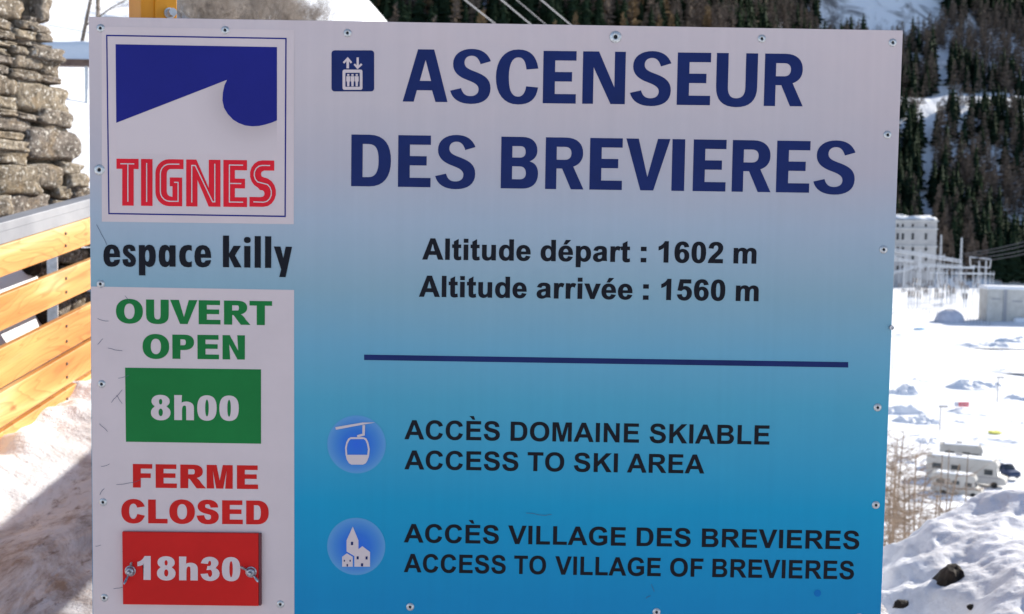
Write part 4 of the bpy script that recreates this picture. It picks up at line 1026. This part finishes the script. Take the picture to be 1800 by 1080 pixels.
# the nearest ones are what one sees; hidden by others behind are counted as mass
vis.sort(key=lambda i: c_y[i] - hgt[i]*3)
vset = set(vis[:290]); rest = [i for i in sel if i not in vset]
LAB = {0: ('spruce_tree', 'dark green spruce standing close among others on the wooded mountainside', 'dark spruces on the mountainside'),
       1: ('larch_tree', 'leafless brown larch scattered among spruces on the mountainside', 'leafless brown larches on the mountainside'),
       2: ('larch_tree', 'pale golden-brown larch among dark spruces on the mountainside', 'pale golden larches on the mountainside')}
for q, i in enumerate(sorted(vset)):
    kd = (2 if gold[i] else 1) if kind[i] else (2 if gold[i] and c_y[i] < 560 and rs.rand() < .9 else 0)
    nm, lb, gp = LAB[kd]
    t = empty(nm, (c_x[i], c_y[i], cz_[i]-.4), rs.uniform(0, 6), label=lb, cat='tree', group=gp)
    me = (sprM[q % 6], larM[q % 5], gldM[q % 2])[kd]
    for nme, mm in (('crown', me), ('trunk', tkM)):
        o = bpy.data.objects.new(nme, mm); col.objects.link(o); o.parent = t; o.scale = (hgt[i]*rs.uniform(1.1, 1.5),)*2 + (hgt[i],)
def merged(name, ids, protos, mat, label):
    Vs = []; Fs = []; n = 0
    for q, i in enumerate(ids):
        V, Fq = protos[q % len(protos)]; a = rs.uniform(0, 6.28); c, s = math.cos(a), math.sin(a); h = hgt[i]
        M = np.array([[c*h*1.35, -s*h*1.35, 0], [s*h*1.35, c*h*1.35, 0], [0, 0, h]])
        Vs.append(V @ M.T + np.array([c_x[i], c_y[i], cz_[i]-.4])); Fs.append(Fq+n); n += len(V)
    V = np.concatenate(Vs); Fq = np.concatenate(Fs)
    me = bpy.data.meshes.new(name); me.vertices.add(len(V)); me.vertices.foreach_set('co', V.ravel())
    me.loops.add(Fq.size); me.loops.foreach_set('vertex_index', Fq.ravel().astype(np.int32))
    me.polygons.add(len(Fq)); me.polygons.foreach_set('loop_start', np.arange(0, Fq.size, 3, dtype=np.int32)); me.update(calc_edges=True)
    me.materials.append(mat)
    return tag(link(name, me), label, 'forest', kind='stuff')
lar_lo = []
for k in range(3):
    V, Fq = larch_arrays(90+k); lar_lo.append((V[:4*110], Fq[:2*110]))
merged('spruce_forest', [i for i in rest if not kind[i]], spr_lo, M_spruce, 'dense dark spruce forest covering the far mountainside as one mass')
merged('larch_forest', [i for i in rest if kind[i]], lar_lo, M_larch, 'brown leafless larch wood mixed into the far mountainside forest')
print('trees', len(sel), len(vis))

# ------------------------------------------------------------------ valley floor: power station, switchyard, vehicles, snow heaps
def vp(px, py, z=ZV):
    d = ray(px, py); p = d*(z/d.z)
    for _ in range(4): p = d*(float(terrain_z(p.x, p.y))/d.z) if p.y < 580 else p
    return p
M_plant = mottled('pale render', (0.44, 0.43, 0.43), (0.54, 0.53, 0.52), .15, 0.85)
M_win = plain('dark window', (0.02, 0.022, 0.03), 0.25)
M_frame_ = plain('window surround', (0.62, 0.62, 0.62), .7)
M_steel = plain('pale galvanised lattice', (0.62, 0.64, 0.67), 0.5, 0.2)
M_wire = plain('fence post', (.33, .33, .35), .7)
M_greyroof = plain('grey green cladding', (0.22, 0.26, 0.27), .7)
Yb = 545.0
x0, x1 = at(1535, 430, Yb).x, at(1646, 430, Yb).x; zt1 = at(1610, 387, Yb).z
ps = empty('power_station', ((x0+x1)/2, Yb, ZV), label='tall pale building with rows of dark windows and snow on its flat roof', cat='building')
W_ = x1-x0; H_ = zt1-ZV
MB().box((0, 14, H_/2-1), (W_, 28, H_+2)).build('wall', M_plant, ps)
for zz in (H_-4.2, H_-.35, H_-12.6):
    MB().box((0, 13.7, zz), (W_+.9, 28.6, .5)).build('cornice', M_frame_, ps)
gx, gy = np.meshgrid(np.linspace(-W_/2-.5, W_/2+.5, 30), np.linspace(-.6, 28.4, 20), indexing='ij')
e_ = np.minimum(np.minimum(gx-gx.min(), gx.max()-gx), np.minimum(gy-gy.min(), gy.max()-gy))
link('roof_snow', grid_mesh('roof_snow', gx, gy, H_-.05+2.0*sstep(-.3, .8, e_)*(1+.6*fbm(gx, gy, 5, 3, 3))), M_snow, ps)
MB().box((at(1585, 400, Yb).x-(x0+x1)/2, 12, H_+1.2), (7, 9, 3.5)).build('roof_house', M_plant, ps, bevel=.3)
wme = MB().box((0, 0, 0), (1.0, .5, 1.0)).mesh('window'); wme.materials.append(M_win)
sme = MB().box((0, -.25, -.5), (1.25, .35, .12)).mesh('sill'); sme.materials.append(M_frame_)
for (py, hw, hh) in ((397, 3.6, 6.5), (416.5, 4.4, 12.5), (437, 4.6, 10.5), (455, 4.4, 10), (472, 4.4, 9)):
    for px in (1542, 1564, 1578, 1587, 1604.5, 1627.5):
        p = at(px, py, Yb); w1, h1_ = hw/F*Yb, hh/F*Yb
        o = link('window', wme, None, ps, (p.x-(x0+x1)/2, .12, p.z-ZV)); o.scale = (w1, 1, h1_)
        o2 = link('sill', sme, None, o)
# long low machine hall beside it
hx0, hx1 = at(1640, 440, 585).x, at(1742, 440, 585).x; hz = at(1690, 452, 585).z-ZV
hall = empty('machine_hall', ((hx0+hx1)/2, 585, ZV), label='long low grey-green hall behind the switchyard masts, right of the tall pale building', cat='building')
MB().box((0, 10, hz/2-1), (hx1-hx0, 20, hz+2)).build('wall', M_greyroof, hall)
MB().box((0, 10, hz+.5), (hx1-hx0+1, 21, 1.2)).build('roof_snow', M_snow, hall, bevel=.3)
for k in range(9):
    o = link('window', wme, None, hall, (-(hx1-hx0)/2+3+k*(hx1-hx0-6)/8, -.1, hz*.45)); o.scale = (1.9, 1, 3.2)
# switchyard: masts and portal beams
def mast(px, ptop, pbase, wpx, label, group=None, Yd=None, lattice=True):
    b = vp(px, pbase) if Yd is None else at(px, pbase, Yd); Yd = b.y; top = at(px, ptop, Yd).z; H = top-b.z; r = wpx/F*Yd/2
    t = empty('lattice_mast', (b.x, Yd, b.z), label=label, cat='mast', group=group)
    mb = MB()
    th = max(.09, r*.28)
    for sx, sy in ((-1, -1), (1, -1), (1, 1), (-1, 1)):
        mb.tube((sx*r*1.5, sy*r*1.5, -.5), (sx*r*.55, sy*r*.55, H), th, th*.8, n=4)
    n = max(6, int(H/2.2))
    for k in range(n):
        for s in (-1, 1):
            f0 = 1.5-.95*k/n; f1 = 1.5-.95*(k+1)/n
            mb.tube((-s*r*f0, -r*f0, H*k/n), (s*r*f1, -r*f1, H*(k+1)/n), th*.6, n=3, cap=False)
            mb.tube((r*f0, -s*r*f0, H*k/n), (r*f1, s*r*f1, H*(k+1)/n), th*.6, n=3, cap=False)
    mb.build('lattice', M_steel, t)
    return t
gM = 'pale switchyard masts in front of the power station'
masts = [mast(1651, 413, 508, 3.0, 'tall pale mast rising just right of the pale building, left of its taller pair', gM), mast(1687, 418, 510, 3.0, 'tall pale mast standing before the dark forest, right of the long beam', gM),
 mast(1605, 421, 500, 2.6, 'pale mast in front of the building between its two right window columns', gM), mast(1582, 420, 498, 2.0, 'thin pale mast in front of the building close to the sign edge', gM), mast(1615, 440, 520, 3.6, 'stout pale mast carrying the long sloping beam', gM),
 mast(1719, 458, 515, 2.2, 'short pale mast under the hanging power lines, left one of two', gM), mast(1731, 457, 520, 2.2, 'short pale mast under the hanging power lines, right one of two', gM)]
def beam(a, b, w_, label):
    mb = MB(); a, b = Vector(a), Vector(b); L = (b-a); n = 14; up = Vector((0, 0, w_))
    r = w_*.22
    for o_ in (Vector((0, 0, 0)), up, Vector((0, w_, 0)), Vector((0, w_, w_))): mb.tube(a+o_, b+o_, r, n=4)
    for k in range(n):
        mb.tube(a+L*k/n, a+L*(k+.5)/n+up, r*.6, n=3); mb.tube(a+L*(k+.5)/n+up, a+L*(k+1)/n, r*.6, n=3)
    o = mb.build('portal_beam', M_steel); tag(o, label, 'beam'); return o
Ys = 460
beam(at(1560, 440, Ys), at(1690, 462, Ys), 1.0, 'long white lattice beam sloping down across the front of the pale building')
beam(at(1560, 453, Ys), at(1606, 462, Ys), .8, 'short white lattice beam under the long one, ending left at the sign')
beam(at(1560, 483, 440), at(1606, 473, 440), .7, 'short white beam rising to the right from the sign edge')
beam(at(1615, 466, Ys), at(1690, 468, Ys), .5, 'thin level beam between the stout mast and the right tall mast')
fr = MB()
for a, b in (((1705, 452), (1742, 456)), ((1742, 456), (1740, 471)), ((1740, 471), (1706, 468)), ((1706, 468), (1705, 452))): fr.tube(at(*a, 470), at(*b, 470), .22, n=4)
tag(fr.build('portal_frame', M_steel), 'open rectangular white steel frame below the hanging power lines', 'frame')
# apparatus of the switchyard: insulator columns on stands
M_ins = plain('grey brown insulator', (0.16, 0.14, 0.14), .5)
ist = MB().tube((-.5, 0, -.3), (-.5, 0, 3.4), .12, n=5).tube((.5, 0, -.3), (.5, 0, 3.4), .12, n=5).box((0, 0, 3.4), (1.6, .5, .2)).mesh('stand'); ist.materials.append(M_steel)
iin = MB()
for sx in (-.55, .55):
    iin.lathe([(.16 if q % 2 else .32, 3.5+q*.2) for q in range(11)], (sx, 0, 0), 7)
iin = iin.mesh('insulator'); iin.materials.append(M_ins)
random.seed(5)
for k in range(46):
    px = random.uniform(1574, 1722); py = random.choice([512, 519, 527, 535, 542])+random.uniform(-2, 2)
    if px > 1700 and py > 530: continue
    p = vp(px, py)
    t = empty('insulator_stand', p, random.uniform(-.3, .3), label='small insulator stand on the snow of the switchyard', cat='insulator', group='insulator stands in the switchyard')
    s = random.uniform(.7, 1.15)
    for me in (ist, iin):
        o = link(me.name, me, None, t); o.scale = (s, s, s)
# slim portals and thin masts crowding the yard
random.seed(31)
for k in range(15):
    px = 1573 + k*10.5 + random.uniform(-4, 4); pb = random.uniform(505, 540); pt_ = pb - random.uniform(38, 72)
    b = vp(px, pb); H = at(px, pt_, b.y).z - ZV; W2 = random.uniform(2.5, 5.5)
    t = empty('switch_portal', b, random.uniform(-.5, .3), label='slim pale steel portal with thin legs in the crowded switchyard', cat='portal', group='slim steel portals in the switchyard')
    for sx in (-1, 1):
        MB().tube((sx*W2, 0, -.4), (sx*W2, 0, H), .15, .10, n=5).build('leg', M_steel, t)
    MB().box((0, 0, H-1.0), (2*W2+.8, .16, .3)).build('crossbeam', M_steel, t)
    for sx in (-.5, 0, .5): MB().tube((sx*W2, 0, H-1.1), (sx*W2, 0, H-3.0), .13, n=5).build('insulator', M_ins, t)
dm = vp(1669, 566); rd = 30/F*dm.y
dm = dm + Vector((0, 0, -.8)); rd *= .85
t = empty('dome_cage', dm, label='low pale dome with dark ribs in front of the switchyard fence', cat='dome')
M_dome = mottled('pale sheeting', (.50, .51, .60), (.62, .63, .70), .8, .8)
MB().lathe([(rd, -.2), (rd*.99, .2*rd), (rd*.93, .5*rd), (rd*.78, .78*rd), (rd*.5, .97*rd), (rd*.1, 1.05*rd)], n=24).build('cover', M_dome, t, smooth=True)
for k in range(8):
    a = k*math.pi/8
    mb = MB(); pp = [(rd*1.02*math.cos(q*math.pi/12), rd*1.08*math.sin(q*math.pi/12)) for q in range(13)]
    for (r0_, z0_), (r1_, z1_) in zip(pp, pp[1:]): mb.tube((r0_*math.cos(a), r0_*math.sin(a), z0_), (r1_*math.cos(a), r1_*math.sin(a), z1_), .05, n=4, cap=False)
    mb.build('rib', M_wire, t)
# fence round the switchyard
fx = [(1558, 556), (1592, 551), (1640, 556), (1700, 569), (1745, 574)]
fe = empty('yard_fence', vp(*fx[0]), label='thin dark fence along the front of the snowy switchyard', cat='fence')
o0 = Vector(fe.location)
for (a, b) in zip(fx, fx[1:]):
    pa, pb = vp(*a), vp(*b); n = 8
    for k in range(n):
        q = pa.lerp(pb, k/n)-o0
        MB().tube(q+Vector((0, 0, -.5)), q+Vector((0, 0, 1.9)), .07, n=4).build('fence_post', M_wire, fe)
    for zz in (.6, 1.2, 1.8): MB().tube(pa-o0+Vector((0, 0, zz)), pb-o0+Vector((0, 0, zz)), .035, n=3).build('fence_wire', M_wire, fe)
# power lines
M_cable = plain('cable', (.42, .42, .44), .5, .3)
M_cabled = plain('dark cable', (.10, .10, .11), .6)
def cable(a, b, r, sag, mat, label, grp, n=18):
    a, b = Vector(a), Vector(b); mb = MB(); pts = [a.lerp(b, k/n)-Vector((0, 0, sag*4*(k/n)*(1-k/n))) for k in range(n+1)]
    for p, q in zip(pts, pts[1:]): mb.tube(p, q, r, n=4, cap=False)
    o = mb.build('power_line', mat); tag(o, label, 'cable', grp); return o
names = ['uppermost', 'second from the top', 'third from the top', 'lowest']
for k, (ya_, yb_) in enumerate(((447, 417), (450, 425), (455, 434), (460, 440))):
    a = at(1690+k*8, ya_, 470); b = at(1880, yb_-16, 430)
    cable(a, b, .15, 1.2, M_cabled, f'{names[k]} of four power lines hanging before the forest on the right', 'power lines above the switchyard')
for k, (xa, xb) in enumerate(((820, 885), (885, 940), (912, 965), (955, 1008))):
    a = at(xa-20, -14, 150); b = at(xb+110, 132, 260)
    cable(a, b, .085 if k != 2 else .05, .4, M_cable, ['leftmost', 'second from left', 'thinner third', 'rightmost'][k] + ' pale power line above the top edge of the sign', 'power lines behind the sign')
# white kiosk building on the right
M_kiosk = mottled('kiosk cladding', (0.50, 0.48, 0.44), (0.60, 0.58, 0.54), .6, 0.8)
pk = vp(1768, 566); Yk = pk.y
kx0, kx1 = at(1738, 540, Yk).x, at(1862, 540, Yk).x; kh = at(1760, 509, Yk).z-ZV
ko = empty('service_building', ((kx0+kx1)/2, Yk, ZV), rz=-.12, label='cream flat-roofed service building with snow on top at the right edge of the picture', cat='building')
MB().box((0, 4, kh/2-.5), (kx1-kx0, 8, kh+1)).build('wall', M_kiosk, ko)
MB().box((0, 4, kh+.35), (kx1-kx0+.8, 8.8, .9)).build('roof_snow', M_snow, ko, bevel=.25)
MB().box((-(kx1-kx0)/2+4.6, -.12, kh/2), (.9, .3, kh)).build('downpipe', M_wire, ko)
MB().box((-(kx1-kx0)/2+2.2, -.06, kh*.72), (2.4, .14, .35)).build('vent', M_wire, ko); MB().box((-(kx1-kx0)/2+7.8, -.06, kh*.66), (2.6, .14, .35)).build('vent', M_wire, ko)
MB().box((-(kx1-kx0)/2+10, -2.2, .8), (7, 2.4, 2.2)).build('snow_ramp', M_snow, ko, bevel=.5)

# ploughed heaps of snow
def heap(px, py, wpx, hpx, label, seed):
    b = vp(px, py); s = b.y/F; rx = wpx*s/2; H = hpx*s*1.1
    n = 44; gx, gy = np.meshgrid(np.linspace(-1.1, 1.1, n), np.linspace(-1.1, 1.1, n), indexing='ij')
    d = np.sqrt(gx**2+gy**2); zz = .8*H*np.clip(1-d**2.4, 0, 1)**.7*(.75+1.3*fbm(gx*3, gy*3, 1.6, 5, seed, .6)+.5*fbm(gx*3, gy*3, 3.1, 2, seed+5)) - .2
    me = grid_mesh('snow_heap', gx*rx, gy*rx*.7, np.maximum(zz, -.3)); o = link('snow_heap', me, M_snow, None, b)
    tag(o, 'snow '+label if not label.startswith('low') else label.replace('heap', 'snow heap'), 'snow heap', 'ploughed heaps of snow on the valley floor')
random.seed(9)
HL = ['low heap on the open snow nearest the blue sheet', 'low heap below the switchyard fence', 'heap at the foot of the cream service building, left part', 'big heap at the foot of the cream service building, right part', 'shaded heap touching the sign edge at mid height', 'broad heap with the grey marker pole behind it', 'heap at the right picture edge above the red banner', 'long heap beside the sign edge left of the red banner', 'rounded heap under the double headed post', 'low ridge right under the red banner', 'small heap between banner and motorhomes', 'broad heap carrying the yellow sheet', 'low heap at the right edge above the yellow sheet', 'small heap left above the motorhomes', 'heap behind the leftmost motorhome', 'heap by the saplings at the sign edge', 'heap left of the dark blue car', 'smooth heap on the open snow below the blue sheet', 'faint low heap in the middle of the open snow', 'faint low heap near the thin grey marker pole', 'heap right in front of the nearest motorhome', 'heap behind the saplings, left of the thin dark poles', 'heap below the dark blue car']
HP = [(1600,592,90,7),(1672,598,70,6),(1735,607,90,13),(1785,600,60,15),(1585,690,60,22),(1718,680,90,18),(1800,705,80,16),(1590,725,110,20),(1610,745,80,24),(1700,727,110,11),(1680,742,60,10),(1742,775,130,16),(1800,745,70,12),(1640,775,60,14),(1660,808,70,12),(1600,812,60,18),(1745,808,60,12),(1620,670,50,8),(1665,640,60,5),(1760,650,70,8),(1700,880,120,16),(1640,880,90,20),(1770,885,90,14)]
for k, (x, y, w_, h) in enumerate(HP): heap(x, y, w_*1.25, h*.62, HL[k], k*3+1)
# poles and markers
def pole(px, y_top, y_base, label, lamp=False, r=.05, mat=None, grp=None, cat='pole'):
    b = vp(px, y_base); H = at(px, y_top, b.y).z-ZV
    t = empty('lamp_post' if lamp else 'marker_pole', b, label=label, cat=cat, group=grp)
    MB().tube((0, 0, -.3), (0, 0, H), r, r*.7, n=6).build('pole', mat or M_wire, t)
    if lamp: MB().box((.3, 0, H), (1.0, .35, .22)).build('lamp_head', M_wire, t, bevel=.05)
    return t
pole(1753, 671, 707, 'dark lamp post standing alone on the snow below the snow heaps', True, .10, cat='lamp post')
pole(1652, 722, 757, 'double headed thin post on the snow left of the red panel', True, .09, cat='lamp post')
for (x, a, b, n_) in ((1568, 612, 650, 'thin pale marker pole close to the sign edge'), (1703, 618, 655, 'left of two thin marker poles on the open snow'), (1713, 618, 660, 'right of two thin marker poles on the open snow'), (1759, 622, 655, 'thin grey marker pole above the lamp post'), (1647, 660, 676, 'short thin pole alone on the open snow')):
    pole(x, a, b, n_, r=.06, mat=M_steel)
# blue sheet, red and white panel, yellow sheet
def slab(name, px, py, wpx, hpx, c, label, cat, tilt=.5):
    b = vp(px, py); s = b.y/F; o = link(name, lumpy(name, (wpx*s/2, .8, hpx*s*.5), px*.1, None, 3, .35), plain(name+' colour', c, .7)); o.location = b + Vector((0, 0, hpx*s*.35))
    tag(o, label, cat); return o
slab('blue_tarpaulin', 1616, 581, 20, 5, (.12, .42, .66), 'bright blue sheet lying on the snow of the valley floor', 'tarpaulin')
slab('yellow_tarpaulin', 1749, 762, 26, 5, (.62, .62, .10), 'yellow sheet lying on a snow heap at the right edge', 'tarpaulin')
bn = vp(1691, 716); s_ = bn.y/F
t = empty('banner', bn, label='small red and white banner on the snow above the snow heap', cat='banner')
MB().box((3*s_, 0, 5*s_), (18*s_, .1, 8*s_)).build('red_field', plain('banner red', (.62, .07, .10), .6), t)
MB().box((-10*s_, 0, 5*s_), (7*s_, .1, 8*s_)).build('white_field', plain('banner white', (.6, .6, .66), .6), t)
mb = MB()
for k in range(5): mb.box(((-3+k*2.9)*s_, -.08, 5.2*s_), (.8*s_, .03, 3.2*s_))
mb.build('lettering', plain('banner white ink', (.75, .75, .75), .6), t)

# ------------------------------------------------------------------ motorhomes and car
M_van = mottled('off white coachwork', (0.36, 0.355, 0.34), (0.44, 0.43, 0.41), .8, 0.4)
M_tyre = plain('tyre', (.02, .02, .02), .9)
M_glass = plain('dark glass', (.02, .03, .04), .12)
M_grey = plain('grey trim', (.25, .25, .26), .6)
def prism(profile, y0, y1):
    n = len(profile); vs = [(x, y0, z) for x, z in profile]+[(x, y1, z) for x, z in profile]
    return MB().add(vs, [tuple(range(n)), tuple(range(n, 2*n))[::-1]]+[(i, i+n, (i+1) % n+n, (i+1) % n) for i in range(n)])
def motorhome(px, py, rz, sc, label, L=6.6):
    b = vp(px, py); t = empty('motorhome', b, rz, label=label, cat='motorhome', group='motorhomes parked in the snowy car park')
    h = L/2; W = 1.1
    prof = [(-h, .55), (-h, 2.95), (h-2.2, 3.0), (h-1.0, 2.95), (h-.75, 2.35), (h-1.0, 2.1), (h-.75, 1.35), (h, 1.1), (h+.05, .5), (h-.3, .38), (-h+.3, .38)]
    prism([(x*sc, z*sc) for x, z in prof], -W*sc, W*sc).build('body', M_van, t, bevel=.06*sc)
    ws = [(h-.98, 2.06), (h-.74, 1.40)]
    for s in (-1, 1):
        y = s*(W+.012)*sc
        for (x, z, w_, hh) in ((-h+1.2, 1.9, 1.1, .6), (-h+3.2, 1.9, 1.0, .55), (h-1.75, 1.75, .9, .6)):
            MB().box((x*sc, y, z*sc), (w_*sc, .03*sc, hh*sc)).build('window', M_glass, t)
        MB().box((0, y*1.002, 1.15*sc), (L*.9*sc, .03*sc, .14*sc)).build('stripe', M_grey, t)
        for x in (-h+1.7, h-1.1):
            MB().tube((x*sc, s*(W-.22)*sc, .36*sc), (x*sc, s*(W+.03)*sc, .36*sc), .36*sc, n=14).build('wheel', M_tyre, t)
    MB().box(((h-.86)*sc, 0, 1.74*sc), (.05*sc, 1.9*sc, .72*sc), Matrix.Rotation(-.33, 3, 'Y')).build('windscreen', M_glass, t)
    MB().box(((h+.06)*sc, 0, .62*sc), (.06, 1.9*sc, .25*sc)).build('bumper', M_grey, t)
    MB().box((-.4*sc, 0, 3.06*sc), ((L-1.9)*sc, 1.9*sc, .16*sc)).build('roof_snow', M_snow, t, bevel=.05)
    MB().box((-h*.2*sc, .3*sc, 3.2*sc), (.7*sc, .6*sc, .16*sc)).build('roof_hatch', M_grey, t, bevel=.03)
    return t
motorhome(1682, 870, R(-28), .62, 'nearest grey-cream motorhome, parked lowest in the group behind the thin dark poles')
motorhome(1698, 850, R(-30), .80, 'long tall motorhome with a dark windscreen parked beside the dark blue car', 8.4)
motorhome(1694, 822, R(-20), .75, 'rearmost motorhome, its roof showing above the tall one', 6.0)
cb = vp(1766, 838)
car = empty('parked_car', cb, R(-75), label='dark blue car parked on the snow right of the motorhomes', cat='car')
M_blue = plain('dark blue paint', (.012, .03, .09), .3)
prism([(-2.1, .35), (-2.1, 1.0), (-1.9, 1.25), (-1.6, 1.75), (-.2, 1.85), (.5, 1.7), (1.1, 1.15), (1.95, 1.0), (2.1, .7), (2.05, .35)], -.88, .88).build('body', M_blue, car, bevel=.08)
for s in (-1, 1):
    prism([(-1.6, 1.15), (-1.4, 1.62), (-.2, 1.7), (.4, 1.58), (.85, 1.15)], s*.885-.01, s*.885+.01).build('side_window', M_glass, car)
    for x in (-1.35, 1.35): MB().tube((x, s*.7, .33), (x, s*.91, .33), .33, n=14).build('wheel', M_tyre, car)
    MB().box((-2.1, s*.7, .85), (.06, .2, .3)).build('tail_light', plain('red lamp', (.3, .01, .01), .3), car)
MB().box((.82, 0, 1.45), (.04, 1.5, .6), Matrix.Rotation(-.85, 3, 'Y')).build('windscreen', M_glass, car)
MB().box((-1.8, 0, 1.45), (.04, 1.45, .5), Matrix.Rotation(.5, 3, 'Y')).build('rear_window', M_glass, car)
MB().box((0, 0, 1.88), (1.5, 1.4, .1)).build('roof_snow', M_snow, car, bevel=.04)

for o in [car]: o.scale = (.70, .70, .70)
# ------------------------------------------------------------------ young bare trees on the slope below
sap = []
for k in range(5):
    rnd = random.Random(500+k); st = MB(); tw = MB(); H = 9.0
    p = Vector((0, 0, -1)); d = Vector((0, 0, 1)); pts = [p]
    for s in range(9):
        d = (d + Vector((rnd.gauss(0, .02), rnd.gauss(0, .02), 0))).normalized(); q = p + d*(H+1)/9
        r = .048*(1-s/9.5)+.006; st.tube(p, q, r, r*.86, n=5, cap=False)
        for _ in range(15 if s > 1 else 4):
            a = rnd.uniform(0, 6.28); b0 = p.lerp(q, rnd.random()); L = rnd.uniform(.35, 1.2)*(1.15-s/12)
            e = b0 + Vector((math.cos(a)*L, math.sin(a)*L, rnd.uniform(-.05, .45)*L)); tw.tube(b0, e, .0085, .003, n=3, cap=False)
            for _ in range(6):
                f0 = b0.lerp(e, rnd.uniform(.25, 1)); a2 = a+rnd.gauss(0, .9); l2 = rnd.uniform(.12, .38)
                tw.tube(f0, f0+Vector((math.cos(a2)*l2, math.sin(a2)*l2, rnd.uniform(-.1, .25))), .0055, .002, n=3, cap=False)
        p = q
    sap.append((st.mesh('trunk'), tw.mesh('twigs')))
M_sap = mottled('sapling bark', (0.15, 0.11, 0.08), (0.28, 0.21, 0.155), 3, .9)
random.seed(77)
SP = [(1550,770,27),(1558,762,30),(1563,785,26),(1570,768,29),(1577,790,27),(1584,800,31),(1590,845,30),(1597,850,27),(1607,800,29),(1611,808,33),(1616,850,30),(1622,860,34),(1566,830,33),(1556,810,34),(1545,790,28),(1602,870,35),(1574,850,36),(1629,850,31),(1540,770,31)]
for k, (px, pt_, Yd) in enumerate(SP):
    top = at(px, pt_, Yd); g = float(terrain_z(top.x, top.y)); H = 9.0
    s = max(.5, (top.z-g)/H)
    s = min(s, 1.6)
    plant('bare_sapling', sap[k % 5], Vector((top.x, top.y, top.z-H*s)), s, random.uniform(0, 6), 'slender leafless brown sapling in the row beside the right edge of the sign', 'tree', 'leafless saplings below the sign', (M_sap, M_sap))
# three thin dark poles standing in front of the motorhomes
for (px, yt, yb, Yd, lb) in ((1648, 800, 950, 24, 'leftmost of three thin dark poles rising behind the snow bank'), (1661, 790, 926, 27, 'middle of three thin dark poles rising behind the snow bank'), (1695, 800, 906, 27, 'rightmost of three thin dark poles in front of the motorhomes')):
    b = at(px, yb, Yd); H = at(px, yt, Yd).z-b.z
    o = MB().tube((0, 0, -1.5), (.03, 0, H), .022, .012, n=6).build('thin_pole', M_bark); o.location = b; tag(o, lb, 'pole')
